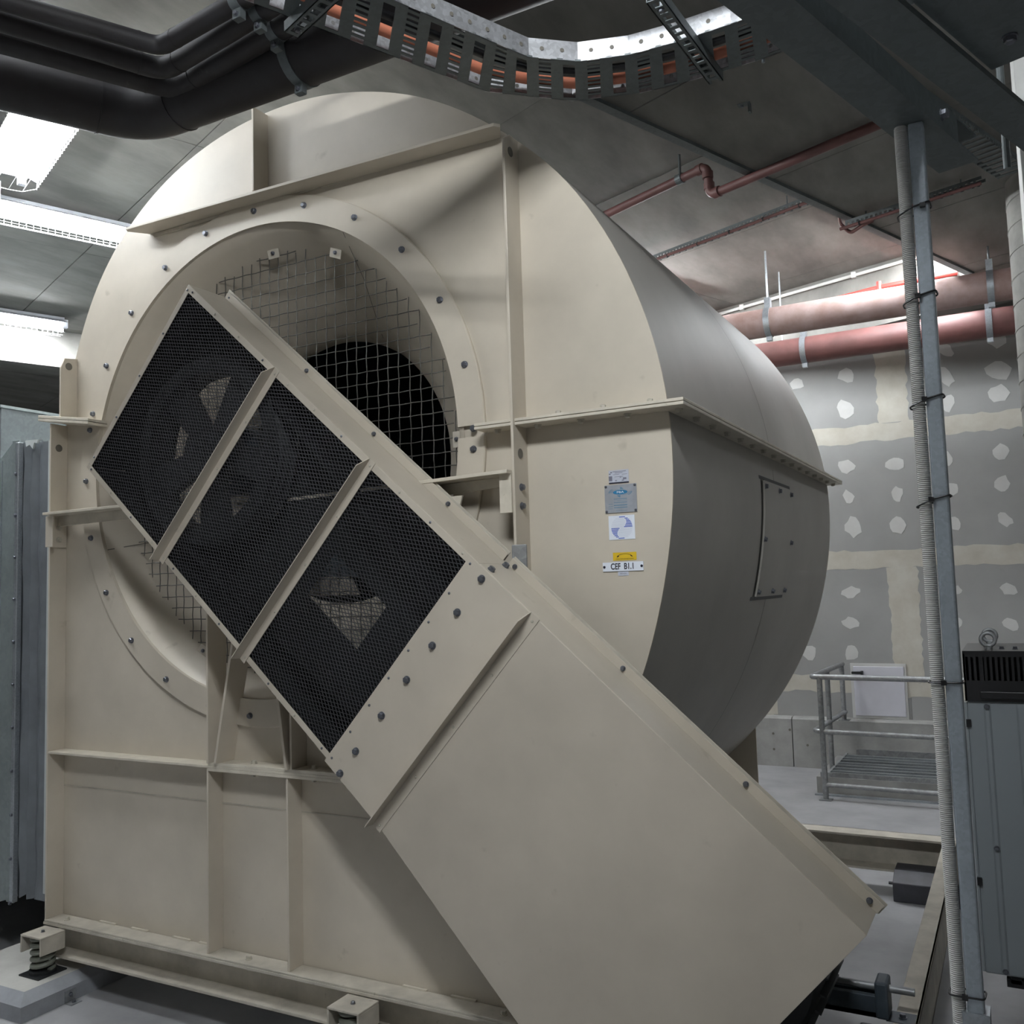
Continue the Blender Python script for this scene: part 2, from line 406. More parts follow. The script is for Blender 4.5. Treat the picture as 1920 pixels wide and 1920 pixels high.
# ================================================================== THE FAN
CX, CZ = -2.671, 2.236
SPI = [(-80, 2.0), (-60, 1.935), (-45, 1.88), (-27, 1.816), (-17.5, 1.782), (-12, 1.768), (-7.6, 1.755), (0, 1.735), (4.3, 1.722), (11, 1.698), (20, 1.668), (25, 1.65), (32, 1.626), (39, 1.592), (43, 1.575), (50, 1.552), (58, 1.528), (68, 1.495), (76.4, 1.472), (87.5, 1.442), (99.8, 1.417), (114, 1.392), (125.5, 1.366), (134.5, 1.340), (143.6, 1.305), (149, 1.283), (155, 1.262)]
SA, SR = np.array([a for a, r in SPI], float), np.array([r for a, r in SPI])
def spiral(th):
    # smoothed scroll radius
    return float(np.mean([np.interp(th+d, SA, SR) for d in (-4, -2, 0, 2, 4)]))
def sp(th, r_off=0.):
    r = spiral(th)+r_off; return CX+r*math.cos(rad(th)), CZ+r*math.sin(rad(th))
DEP = 2.80
ZB = .284
fan = thing('centrifugal_fan', 'huge cream centrifugal fan with round scroll casing and a wire guarded inlet', 'fan', (-2.2, 1.4, .08))

def face_outline():
    pts = [(-1.42, ZB), ]
    th0 = -46
    pts.append((-1.42, sp(th0)[1]))
    pts += [sp(t) for t in np.arange(th0, 155.1, 2)]
    pts += [(-3.865, 2.62), (-3.865, ZB)]
    return pts
OUT = face_outline()
def ray_out(ang):
    dx, dz = math.cos(ang), math.sin(ang); best = None
    for (x0, z0), (x1, z1) in zip(OUT, OUT[1:]+OUT[:1]):
        ex, ez = x1-x0, z1-z0; den = dx*ez - dz*ex
        if abs(den) < 1e-9: continue
        t = ((x0-CX)*ez - (z0-CZ)*ex)/den; u = ((x0-CX)*dz - (z0-CZ)*dx)/den
        if t > 0 and -1e-6 <= u <= 1+1e-6: best = max(best or 0, t)
    return best
def face_plate(name, y0, y1, hole):
    angs = sorted(set([round(math.atan2(z-CZ, x-CX), 5) for x, z in OUT] + [round(-math.pi+2*math.pi*k/180, 5) for k in range(180)]))
    mb = MB(); n = len(angs)
    for y in (y0, y1):
        for a in angs:
            r = ray_out(a); mb.v.append((CX+hole*math.cos(a), y, CZ+hole*math.sin(a))); mb.v.append((CX+r*math.cos(a), y, CZ+r*math.sin(a)))
    for k in range(n):
        a, b = 2*k, 2*((k+1) % n); o = 2*n
        mb.f += [(a, a+1, b+1, b), (o+a, o+b, o+b+1, o+a+1), (a+1, o+a+1, o+b+1, b+1), (a, b, o+b, o+a)]
    return mb.build(name, M['cream'], fan)
face_plate('front_plate', 0, .008, .965)
face_plate('back_plate', DEP-.008, DEP, .55)
def wrapper(name, a0, a1):
    mb = MB(); ths = np.linspace(a0, a1, int(abs(a1-a0)/2)+2); n = len(ths)
    for off in (0, -.008):
        for y in (.008, 1.4, DEP-.008):
            for t in ths:
                x, z = sp(t, off); mb.v.append((x, y, z))
    for lay in (0, 1):
        for j in (0, 1):
            b = lay*3*n + j*n
            for k in range(n-1): mb.f.append((b+k, b+k+1, b+n+k+1, b+n+k))
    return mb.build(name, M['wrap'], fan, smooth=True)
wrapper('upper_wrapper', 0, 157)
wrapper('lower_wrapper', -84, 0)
# seams
mb = MB()
for a0, a1 in ((2, 157), (-80, -2)):
    ths = np.arange(a0, a1+.1, 2)
    b = len(mb.v)
    for t in ths:
        for dy, o in ((-.003, .0005), (.003, .0005)):
            x, z = sp(t, o+.0006); mb.v.append((x, 1.4+dy, z))
    for k in range(len(ths)-1): mb.f.append((b+2*k, b+2*k+1, b+2*k+3, b+2*k+2))
mb.build('weld_seam', M['weld'], fan)
mb = MB().box(-3.865, -1.45, -.0025, .0, .853, .858); mb.build('lap_seam', M['dirtycream'], fan)
MB().box(-3.865, -3.80, -.012, 0, 2.09, 2.10).build('weld_bead', M['edge'], fan)
# side and pedestal sheets
MB().box(-3.873, -3.865, .008, DEP-.008, ZB, 2.6).build('side_plate', M['cream'], fan)
MB().box(-1.60, -1.592, .008, DEP-.008, ZB, .62).build('pedestal_plate', M['cream'], fan)
# base frame
def channel(name, x0, x1, y0, y1, z0, z1, along, open_dir):
    mb = MB(); t = .012
    if along == 'x':
        mb.box(x0, x1, y0, y1, z1-t, z1); mb.box(x0, x1, y0, y1, z0, z0+t)
        if open_dir < 0: mb.box(x0, x1, y1-.01, y1, z0, z1)
        else: mb.box(x0, x1, y0, y0+.01, z0, z1)
    else:
        mb.box(x0, x1, y0, y1, z1-t, z1); mb.box(x0, x1, y0, y1, z0, z0+t)
        if open_dir < 0: mb.box(x1-.01, x1, y0, y1, z0, z1)
        else: mb.box(x0, x0+.01, y0, y1, z0, z1)
    return mb.build(name, M['dirtycream'], fan, bevel=.002)
channel('base_channel', -3.865, -.363, -.092, 0.0, .145, ZB, 'x', -1)
channel('base_channel', -3.865, -.434, 2.67, 2.79, .10, ZB, 'x', -1)
channel('base_channel', -.434, -.363, 0.0, 2.77, .115, ZB, 'y', -1)
channel('base_channel', -3.865, -3.79, 0.0, 2.68, .145, ZB, 'y', 1)
MB().box(-3.86, -1.5, -.090, -.004, ZB, ZB+.008).build('sole_plate', M['dirtycream'], fan, bevel=.002)
# flanges and stiffeners on the front plate
def plate(name, vs, m='cream', bev=.0015):
    return vs.build(name, M[m], fan, bevel=bev)
pf = [(-3.354, -.09), (-1.488, -.09), (-1.472, -.07), (-1.51, 0), (-3.30, 0), (-3.362, -.07)]
mb = MB(); mb.prism(pf, lambda p, q, d: (p, q, d + (p+3.354)*-.0166), 3.306, 3.318); plate('stiffener', mb, 'cream')
MB().box(-3.27, -1.55, -.006, 0, 3.286, 3.30).build('weld_bead', M['edge'], fan)
plate('stiffener', MB().box(-2.611, -2.601, -.085, 0, 3.31, 3.663), 'cream')
plate('stiffener', MB().prism([(0, 1.50), (-.10, 1.50), (-.10, 3.215), (-.06, 3.245), (0, 3.245)], lambda p, q, d: (d, p, q), -1.452, -1.442))
plate('stiffener', MB().box(-1.452, -1.442, -.09, 0, ZB, 1.50))
mb = MB(); mb.lathe([(.017, -.001), (.011, -.001)], (0, 0, 0), 16)
hm = mb.mesh('lifting_hole'); hd = MB().tube([(0, 0, 0), (0, 0, .0015)], .017, 18).mesh('lifting_hole'); hd.materials.append(M['weld'])
put('lifting_hole', hd, (-1.4415, -.06, 3.182), fan, facing((1, 0, 0)))
put('lifting_hole', hd, (-1.4415, -.055, 2.132), fan, facing((1, 0, 0)))
put('lifting_hole', hd, (-3.8545, -.045, 2.39), fan, facing((1, 0, 0)))
plate('stiffener', MB().box(-3.865, -3.855, -.085, 0, ZB, 2.50))
plate('lifting_lug', MB().prism([(0, 2.52), (-.085, 2.52), (-.085, 2.755), (-.065, 2.80), (0, 2.81)], lambda p, q, d: (d, p, q), -3.80, -3.79))
put('lifting_hole', hd, (-3.7895, -.045, 2.765), fan, facing((1, 0, 0)))
for xw in (-2.873, -2.46):
    plate('stiffener', MB().box(xw-.01, xw, -.078, 0, ZB+.008, 1.008))
plate('stiffener', MB().box(-2.860, -2.850, -.10, 0, 1.03, 1.62))
plate('stiffener', MB().box(-2.443, -2.433, -.085, 0, 1.03, 1.30))
# pedestal that carries the inlet bearing
def slant(x0, z0, x1, z1, d0, d1, name='bearing_pedestal_plate'):
    mb = MB(); t = .012
    vs = []
    for x in (0, t):
        vs += [(x0+x, 0, z0), (x0+x, -d0, z0), (x1+x, -d1, z1), (x1+x, .0, z1)]
    mb.add(vs, [(0,1,2,3), (7,6,5,4), (0,4,5,1), (1,5,6,2), (2,6,7,3), (3,7,4,0)]); plate(name, mb)
slant(-2.822, 1.03, -2.70, 1.62, .10, .10)
slant(-2.455, 1.03, -2.54, 1.62, .10, .10)
mb = MB(); mb.prism([(-2.73, 1.60), (-2.53, 1.60), (-2.55, 2.05), (-2.79, 2.05)], lambda p, q, d: (p, d, q), -.10, -.02); plate('bearing_pedestal_plate', mb)
MB().lathe([(.06, -.11), (.11, -.11), (.115, -.10), (.115, -.02), (.11, -.01), (.06, -.01)], (CX, 0, CZ), 32).build('shaft_bearing', M['slate'], fan, smooth=True)
mb = MB().box(CX-.17, CX+.17, -.10, -.02, 2.085, 2.13); mb.build('shaft_bearing', M['slate'], fan, bevel=.004)
# mid flange, two plates bolted together over the right part
plate('flange', MB().box(-3.865, -2.20, -.083, 0, 1.008, 1.018), 'edge')
plate('flange', MB().box(-2.87, -1.46, -.083, 0, 1.018, 1.030), 'edge')
plate('flange', MB().box(-2.87, -1.46, -.083, 0, .996, 1.008), 'edge')
# split flange right: along the front plate and along the wrapper
def flange_right(z0, z1, m):
    mb = MB(); mb.box(-1.60, -.858, -.088, 0, z0, z1); mb.box(-.945, -.858, 0, DEP+.05, z0, z1); plate('flange', mb, m)
flange_right(2.237, 2.247, 'edge'); flange_right(2.225, 2.235, 'edge')
# split flange left
mb = MB(); mb.prism([(-3.93, 2.530), (-3.58, 2.477), (-3.58, 2.465), (-3.93, 2.518)], lambda p, q, d: (p, d, q), -.1, .0); plate('flange', mb, 'edge')
mb = MB(); mb.prism([(-3.93, 2.545), (-3.58, 2.492), (-3.58, 2.479), (-3.93, 2.532)], lambda p, q, d: (p, d, q), -.1, .0); plate('flange', mb, 'edge')
# bearing support arms, left and right of the inlet
def arm(x0, x1, z0, z1, y0=-.135):
    mb = MB(); dz = z1-z0
    mb.prism([(x0, z0), (x1, z1), (x1, z1-.012), (x0, z0-.012)], lambda p, q, d: (p, d, q), y0, -.045)
    mb.prism([(x0, z0-.012), (x1, z1-.012), (x1, z1-.045), (x0, z0-.06)], lambda p, q, d: (p, d, q), -.055, -.045)
    plate('bearing_support_arm', mb, 'edge')
arm(-3.84, -2.95, 2.085, 2.085); arm(-2.40, -1.452, 2.045, 2.072)
plate('bearing_bracket', MB().box(-1.497, -1.452, -.108, -.098, 1.93, 2.062), 'edge')
plate('bearing_bracket', MB().box(-1.461, -1.453, -.105, -.02, 1.93, 2.062), 'edge')
plate('bearing_bracket', MB().prism([(-3.845, 2.07), (-3.845, 1.93), (-3.80, 1.93), (-3.80, 2.07)], lambda p, q, d: (p, d, q), -.112, -.102), 'cream')
plate('bearing_bracket', MB().box(-3.853, -3.843, -.11, -.01, 1.93, 2.07), 'cream')
plate('bearing_bracket', MB().prism([(-.06, 1.95), (-.13, 1.72), (-.118, 1.72), (-.04, 1.95)], lambda p, q, d: (-1.69+(q-1.72)*.18, p, q), -1, -1) if False else
      MB().prism([(-1.675, 2.0), (-1.635, 2.0), (-1.70, 1.78), (-1.74, 1.78)], lambda p, q, d: (p, d, q), -.12, -.11), 'dirtycream')
for zz in (2.018, 1.955):
    put('bolt', BOLT, (-1.442, -.055, zz), fan, facing((1, 0, 0))); put('bolt', PBOLT, (-1.461, -.06, zz), fan, facing((-1, 0, 0)))
for zz in (2.02, 1.965):
    put('bolt', PBOLT, (-3.843, -.05, zz), fan, facing((1, 0, 0)))
# inlet ring in two halves, cone, impeller
for a0, a1 in ((1.2, 180), (180, 358.8)):
    MB().lathe([(.962, .004), (.962, -.016), (1.068, -.016), (1.072, -.012), (1.072, .004)], (CX, 0, CZ), 90, a0, a1).build('inlet_ring', M['cream'], fan, smooth=True)
MB().lathe([(.985, -.012), (.962, .0), (.935, .04), (.905, .09), (.87, .15), (.83, .21), (.78, .28), (.72, .35), (.67, .41), (.63, .465), (.604, .51), (.598, .55), (.61, .585)], (CX, 0, CZ), 96).build('inlet_cone', M['cream'], fan, smooth=True)
mb = MB()
for a in (62, 200, 322):
    b = len(mb.v)
    for r, y in ((.962, .0), (.905, .09), (.83, .21), (.72, .35), (.63, .465)):
        for d in (-.0022, .0022):
            q = rad(a)+d/r*1.0; mb.v.append((CX+(r-.0015)*math.cos(q), y, CZ+(r-.0015)*math.sin(q)))
    for k in range(4): mb.f.append((b+2*k, b+2*k+1, b+2*k+3, b+2*k+2))
mb.build('cone_seam', M['weld'], fan)
imp = MB()
imp.lathe([(.06, 1.9), (1.12, 1.9), (1.12, 1.915), (.06, 1.915)], (CX, 0, CZ), 48)
imp.lathe([(.62, .57), (.66, .62), (.76, .70), (.95, .78), (1.12, .82)], (CX, 0, CZ), 48)
for k in range(11):
    q = 2*math.pi*k/11
    b = len(imp.v)
    for i in range(7):
        t = i/6; r = .62+.5*t; a = q - .9*t
        for y in (.72+.1*t, 1.9):
            imp.v.append((CX+r*math.cos(a), y, CZ+r*math.sin(a)))
    for i in range(6): imp.f.append((b+2*i, b+2*i+2, b+2*i+3, b+2*i+1))
imp.build('impeller', M['impeller'], fan, smooth=True)
MB().lathe([(.001, 1.3), (.10, 1.35), (.24, 1.55), (.26, 1.9)], (CX, 0, CZ), 32).build('impeller_hub', M['impeller'], fan, smooth=True)
MB().tube([(CX, -.29, CZ), (CX, 1.9, CZ)], .05, 24).build('shaft', M['dark'], fan, smooth=True)
# wire guard over the inlet: a 50 mm welded mesh cut to a circle
mb = MB(); yg = .115; R0 = .885; sp_ = .0508
for k in range(-17, 18):
    for hv in (0, 1):
        c = k*sp_ + random.uniform(-.003, .003) + .012
        if abs(c) > R0: continue
        h = math.sqrt(R0*R0-c*c)
        e0, e1 = -math.floor(h/sp_)*sp_-random.uniform(0, .03), math.floor(h/sp_)*sp_+random.uniform(0, .03)
        n = max(3, int((e1-e0)/sp_)+1); pts = []
        for i in range(n):
            t = e0+(e1-e0)*i/(n-1); wv = .0011*(1 if (i+k) % 2 else -1)
            p = (CX+c+wv*.7, yg+wv, CZ+t) if hv == 0 else (CX+t, yg-wv, CZ+c+wv*.7)
            pts.append(p)
        mb.tube(pts, .0021, 5)
mb.build('inlet_wire_guard', M['wire'], fan, kind='stuff')
for a in (242, 68, 90, 0):
    q = rad(a); c = Vector((CX+.885*math.cos(q), .10, CZ+.885*math.sin(q))); tq = Vector((-math.sin(q), 0, math.cos(q))); rq = Vector((math.cos(q), 0, math.sin(q)))
    mb = MB(); mb.prism([(-.03, -.02), (.03, -.02), (.03, .02), (0, .045), (-.03, .02)], lambda p, u, d: c + tq*p + rq*u + Vector((0, -.25*u+d, 0)), 0, .003)
    mb.build('guard_clip', M['dirtycream'], fan); put('bolt', BOLTS, c+Vector((0, -.001, 0)), fan, facing((0, -1, 0)))
# inlet ring bolts
for a in (.5, -3.6, 13.6, 28.7, 44, 59.5, 74.7, 89.7, 105.3, 120.1, 135.3, 150.5, 163.3, 167.5, 180.6, 195.3, 210.4, 225.3, 240.4, 255.5, 342, 327, 312, 297, 282, 268):
    q = rad(a); put('bolt', BOLT, (CX+1.027*math.cos(q), -.016, CZ+1.027*math.sin(q)), fan, facing((0, -1, 0)))
# nuts under the flanges
for x in (-1.531, -1.377, -1.22, -1.057): put('bolt', PBOLT, (x, -.045, 2.225), fan, facing((0, 0, -1)))
for x in (-1.30, -1.14, -.98): put('bolt', PBOLTS, (x, -.045, 2.247), fan, facing((0, 0, 1)))
for k in range(16): put('bolt', PBOLT, (-.895, -.02+.185*k, 2.225), fan, facing((0, 0, -1)))
for x in (-2.66, -2.36, -2.05): put('bolt', PBOLT, (x, -.045, 1.03), fan, facing((0, 0, 1))); put('bolt', PBOLT, (x, -.045, .996), fan, facing((0, 0, -1)))
for x in (-3.76, -2.69, -1.57): put('bolt', PBOLT, (x, -.05, ZB+.008), fan, facing((0, 0, 1)))
# weld tabs along the sole plate
for x in (-3.55, -3.35, -3.1, -2.95, -1.95, -1.75):
    MB().box(x-.05, x+.05, -.012, -.001, ZB+.008, ZB+.014).build('weld_bead', M['edge'], fan)
# access door on the wrapper
def wp(th, y, off=0.): x, z = sp(th, off); return (x, y, z)
mb = MB(); ths = np.linspace(-4.2, -20.2, 9); n = len(ths)
for off in (.004, .012):
    for y in (1.175, 1.715):
        for t in ths: mb.v.append(wp(t, y, off))
for lay in (0, 1):
    b = lay*2*n
    for k in range(n-1): mb.f.append((b+k, b+k+1, b+n+k+1, b+n+k))
for k in range(n-1): mb.f += [(k, k+1, 2*n+k+1, 2*n+k), (n+k, 3*n+k, 3*n+k+1, n+k+1)]
mb.f += [(0, 2*n, 3*n, n), (n-1, 2*n-1, 4*n-1, 3*n-1)]
door = mb.build('access_door', M['wrap'], fan, smooth=True)
mb = MB()
for t0, t1, y0, y1 in ((-3.9, -20.5, 1.155, 1.172), (-3.6, -4.1, 1.12, 1.73), (-20.3, -20.8, 1.12, 1.73)):
    tt = np.linspace(t0, t1, 8); b = len(mb.v)
    for t in tt: mb.v += [wp(t, y0, .0012), wp(t, y1, .0012)]
    for k in range(7): mb.f.append((b+2*k, b+2*k+1, b+2*k+3, b+2*k+2))
mb.build('door_gasket', M['black'], door)
for t, y in ((-5, 1.19), (-5, 1.45), (-5, 1.69), (-12.3, 1.18), (-12.3, 1.70), (-19.5, 1.19), (-19.5, 1.45), (-19.5, 1.69)):
    q = rad(t); bb = put('door_bolt', BOLT, wp(t, y, .012), door, facing((math.cos(q), 0, math.sin(q))))
# ---- nameplates and stickers
YL = -.0008
def rect(x0, x1, z0, z1, y=YL, th=.0008, mat_='white', name='label', parent=None, label=None):
    return MB().box(x0, x1, y-th, y, z0, z1).build(name, M[mat_], parent or fan, label=label)
def text(body, x, z, size, mat_, parent, y, name='lettering', align='CENTER', sx=1.0, bold=0.0):
    cu = bpy.data.curves.new(name, 'FONT'); cu.body = body; cu.size = size; cu.align_x = align; cu.align_y = 'CENTER'; cu.extrude = .0001; cu.offset = bold
    tmp = bpy.data.objects.new('tmp', cu); COL.objects.link(tmp)
    me = bpy.data.meshes.new_from_object(tmp.evaluated_get(bpy.context.evaluated_depsgraph_get()))
    bpy.data.objects.remove(tmp); bpy.data.curves.remove(cu)
    me.transform(Matrix.Rotation(rad(90), 4, 'X') @ Matrix.Diagonal((sx, 1, 1, 1)))
    me.materials.clear(); me.materials.append(M[mat_])
    return put(name, me, (x, y, z), parent)
lab = rect(-1.147, -1.078, 2.009, 2.053, mat_='lilac', name='inspection_sticker', label='small pale printed inspection sticker with a black bottom band')
y2 = YL-.0009
rect(-1.147, -1.078, 2.009, 2.0135, y2, .0003, 'ink', 'print', lab)
mb = MB()
for x, z, wd, h in ((-1.110, 2.048, .046, .0018), (-1.112, 2.0435, .026, .0018), (-1.121, 2.0385, .022, .0012), (-1.092, 2.0375, .018, .0012), (-1.112, 2.031, .030, .0014), (-1.141, 2.026, .012, .016), (-1.092, 2.024, .012, .006), (-1.106, 2.0285, .006, .002), (-1.122, 2.0185, .006, .003), (-1.098, 2.0185, .008, .003)):
    mb.box(x-wd/2, x+wd/2, y2-.0003, y2, z-h/2, z+h/2)
for x, z in ((-1.138, 2.046), (-1.143, 2.041)): mb.box(x-.003, x+.003, y2-.0003, y2, z-.002, z+.002)
mb.build('print', M['inkgrey'], lab)
np_ = rect(-1.163, -1.053, 1.914, 2.005, YL, .0022, 'silver', 'maker_plate', label='silver maker plate with a blue oval logo and four rivets')
yp = YL-.0023
for x in (-1.158, -1.058):
    for z in (1.919, 2.000): put('rivet', SCREW, (x, yp, z), np_, facing((0, -1, 0)))
def ell(mb, cx, cz, a, b, y, tilt=0, n=28, a0=0, a1=360, inner=None, th=.0003):
    pts = []
    for k in range(n+1):
        q = rad(a0+(a1-a0)*k/n); pts.append((a*math.cos(q), b*math.sin(q)))
    if inner:
        pts += [(a*inner*math.cos(rad(a0+(a1-a0)*k/n)), b*inner*math.sin(rad(a0+(a1-a0)*k/n))) for k in range(n, -1, -1)]
        nn = n+1; vs = [(cx+p, y-th, cz+q+p*tilt) for p, q in pts]
        mb.add(vs, [(k, k+1, 2*nn-2-k, 2*nn-1-k) for k in range(n)])
    else:
        vs = [(cx+p, y-th, cz+q+p*tilt) for p, q in pts[:-1]]; mb.add(vs, [tuple(range(len(vs)))])
    return mb
LX, LZ = -1.1085, 1.980
ell(MB(), LX, LZ, .0255, .0075, yp).build('logo_oval', M['teal'], np_)
mb = MB()
for s in (1, -1):
    for a, b_ in ((.031, .0105), (.036, .013), (.0405, .0155)):
        ell(mb, LX, LZ, a*s, b_*s, yp, 0, 14, 100 if a < .035 else 135, 185, .93)
    mb.prism([(0, .0095), (.012*1, .0095), (.009, .0125), (.004, .0165), (0, .0165)], lambda p, q, d: (LX+s*p, d, LZ+s*q), yp-.0003, yp-.0002)
mb.build('logo_swirl', M['tealpale'], np_)
text('FBA', LX, LZ, .0095, 'white', np_, yp-.0004, 'lettering', sx=1.55, bold=.0001)
mb = MB()
for z, h in ((1.9585, .0022), (1.953, .0008), (1.947, .002), (1.938, .003), (1.9305, .0025)): mb.box(-1.132, -1.086, yp-.0002, yp, z-h/2, z+h/2)
for z in (1.943, 1.935, 1.928): mb.box(-1.151, -1.136, yp-.0002, yp, z-.0006, z+.0006)
mb.box(-1.126, -1.088, yp-.0002, yp, 1.9195, 1.9205)
mb.build('print', M['tealpale'], np_)
bl = rect(-1.1535, -1.064, 1.827, 1.905, mat_='white', name='logo_sticker', label='white square sticker with a blue striped circle')
cx_, cz_, rr = -1.1085, 1.8655, .0365
ma, mbp = MB(), MB()
def halfw(z): return math.sqrt(max(0, rr*rr-(z-cz_)**2))
for k in range(16):
    z = cz_ + rr*(.94 - 1.88*k/15); h = halfw(z); s_in = .011*math.sin(math.pi*min(1, abs(z-cz_)/rr))
    if k < 8:
        xs = cx_ + .004 + .012*math.sin(math.pi*(k/8)**.8) - (.012 if k == 0 else 0)
        ma.box(xs, cx_+h, y2-.0003, y2, z-.0013, z+.0013); mbp.box(cx_-h, xs-.003, y2-.0003, y2, z-.0005, z+.0005)
    else:
        xs = cx_ - .004 - .012*math.sin(math.pi*((15-k)/8)**.8) + (.012 if k == 15 else 0)
        ma.box(cx_-h, xs, y2-.0003, y2, z-.0013, z+.0013); mbp.box(xs+.003, cx_+h, y2-.0003, y2, z-.0005, z+.0005)
ma.build('logo_stripes', M['blue'], bl); mbp.build('logo_lines', M['bluepale'], bl)
yl = rect(-1.143, -1.0625, 1.760, 1.7855, mat_='yellow', name='rotation_sticker', label='yellow sticker with a black curved arrow')
mb = MB(); ell(mb, -1.1025, 1.768, .028, .0135, y2, 0, 20, 25, 155, .93)
mb.prism([(-1.1305, 1.7705), (-1.124, 1.776), (-1.122, 1.7725), (-1.1285, 1.7695)], lambda p, q, d: (p, d, q), y2-.0003, y2-.0002)
mb.prism([(-1.0745, 1.7715), (-1.0815, 1.777), (-1.083, 1.774), (-1.0785, 1.7708)], lambda p, q, d: (p, d, q), y2-.0003, y2-.0002)
mb.build('arrow', M['ink'], yl)
text('DIRECTION OF ROTATION', -1.1025, 1.7645, .0042, 'ink', yl, y2-.0003, sx=1.2)
ce = rect(-1.179, -1.040, 1.7255, 1.7545, YL, .003, 'white', 'identification_plate', label='white engraved plate reading CEF B1.1')
text('CEF  B1.1', -1.1105, 1.740, .0275, 'ink', ce, YL-.0032, sx=.74, bold=.0007)
RV = SCREW.copy(); RV.materials.clear(); RV.materials.append(M['ink'])
for x in (-1.1735, -1.0455): put('rivet', RV, (x, YL-.003, 1.740), ce, facing((0, -1, 0)))
sm = rect(-1.128, -1.0915, 1.7105, 1.7245, mat_='lilac', name='small_sticker', label='tiny pale sticker under the engraved plate')
text('HO+OH', -1.1095, 1.7175, .006, 'inkgrey', sm, y2-.0003)
# pulley on the fan shaft, seen through the guard mesh
pul = MB(); py0, py1 = -.285, -.175
pul.lathe([(.30, py0), (.355, py0), (.36, py0+.01), (.335, py0+.025), (.36, py0+.04), (.335, py0+.055), (.36, py0+.07), (.335, py0+.085), (.36, py1), (.30, py1), (.30, py0)], (CX, 0, CZ), 56)
pulley = pul.build('fan_pulley', M['pulley'], fan, smooth=True)
MB().lathe([(.05, py0-.005), (.10, py0-.005), (.10, py1), (.05, py1)], (CX, 0, CZ), 32).build('pulley_hub', M['pulley'], pulley, smooth=True)
for k in range(5):
    q = rad(72*k+56); c, s = math.cos(q), math.sin(q)
    mb = MB(); mb.prism([(.09, -.045), (.31, -.07), (.31, .07), (.09, .045)], lambda p, u, d: (CX+p*c-u*s, d, CZ+p*s+u*c), -.25, -.21)
    mb.build('pulley_spoke', M['pulley'], pulley)

# ================================================================== BELT GUARD
GO = Vector((-2.722, 0, 2.882)); GU = Vector((.7466, 0, -.6653)); GV = Vector((-.6653, 0, -.7466))
YF, YB = -.31, -.13
def G(u, v, y): p = GO + GU*u + GV*v; return Vector((p.x, y, p.z))
guard = thing('belt_guard', 'long slanting cream belt guard with three black mesh panels and a blank lower cover', 'guard', G(2.4, .5, YB))
def gbox(mb, u0, u1, v0, v1, y0, y1):
    vs = [G(u, v, y) for y in (y0, y1) for v in (v0, v1) for u in (u0, u1)]
    return mb.add(vs, [(0,2,3,1),(4,5,7,6),(0,1,5,4),(1,3,7,5),(3,2,6,7),(2,0,4,6)])
def gpart(name, boxes, m='cream_guard', bev=.0012, label=None):
    mb = MB()
    for b in boxes: gbox(mb, *b)
    return mb.build(name, M[m], guard, bevel=bev, label=label)
W1 = .878
def vlow(u): return W1 + .012 + max(0, u-1.95)*.085
UE = 3.13
# side sheets and end sheet, then the front rims around the mesh
gpart('side_panel', [(0, 1.685, 0, .003, YF, YB)])
gpart('side_panel', [(1.688, UE, -.002, .003, YF, YB)])
gpart('side_panel', [(0, 1.685, W1-.003, W1, YF, YB)])
mb = MB(); mb.prism([(1.688, vlow(1.688)-.003), (1.95, vlow(1.95)-.003), (UE, vlow(UE)-.003), (UE, vlow(UE)), (1.95, vlow(1.95)), (1.688, vlow(1.688))], lambda p, q, d: G(p, q, d), YF, YB)
mb.build('side_panel', M['cream_guard'], guard)
gpart('end_panel', [(0, .003, 0, W1, YF, YB)])
gpart('end_panel', [(UE-.003, UE, 0, vlow(UE), YF, YB-.06)])
gpart('front_rim', [(0, .575, 0, .026, YF-.002, YF)]); gpart('front_rim', [(.575, 1.13, 0, .026, YF-.002, YF)]); gpart('front_rim', [(1.13, 1.66, 0, .026, YF-.002, YF)])
gpart('front_rim', [(0, .575, W1-.022, W1, YF-.002, YF)]); gpart('front_rim', [(.575, 1.13, W1-.022, W1, YF-.002, YF)]); gpart('front_rim', [(1.13, 1.66, W1-.022, W1, YF-.002, YF)])
gpart('front_rim', [(0, .022, .026, W1-.022, YF-.002, YF)])
gpart('cover_panel', [(1.645, 1.945, 0, vlow(1.7), YF-.003, YF)])
mb = MB(); mb.prism([(1.945, -.001), (UE, -.001), (UE, vlow(UE)), (1.95, vlow(1.95))], lambda p, q, d: G(p, q, d), YF-.0025, YF)
mb.build('lower_panel', M['cream_guard'], guard, bevel=.001)
# crossing angles with clipped ends
def angle(u, v0, v1, hgt, flat, name='cross_angle'):
    mb = MB()
    mb.prism([(v0, YF-.003), (v0+.004, YF-.012), (v0+.035, YF-hgt), (v1-.002, YF-hgt), (v1, YF-.003)], lambda p, q, d: G(d, p, q), u, u+.003)
    gbox(mb, u, u+flat, v0, v1, YF-.005, YF-.0025)
    a = mb.build(name, M['cream_guard'], guard)
    n = 5 if flat < .04 else 6
    for k in range(n):
        put('screw', PSCREW, G(u+flat*.6, v0+.02+(v1-v0-.04)*k/(n-1), YF-.005), a, facing((0, -1, 0)))
angle(.580, -.003, W1+.012, .05, .03); angle(1.135, -.003, W1+.012, .05, .03); angle(1.918, -.006, vlow(1.9)+.01, .05, .038)
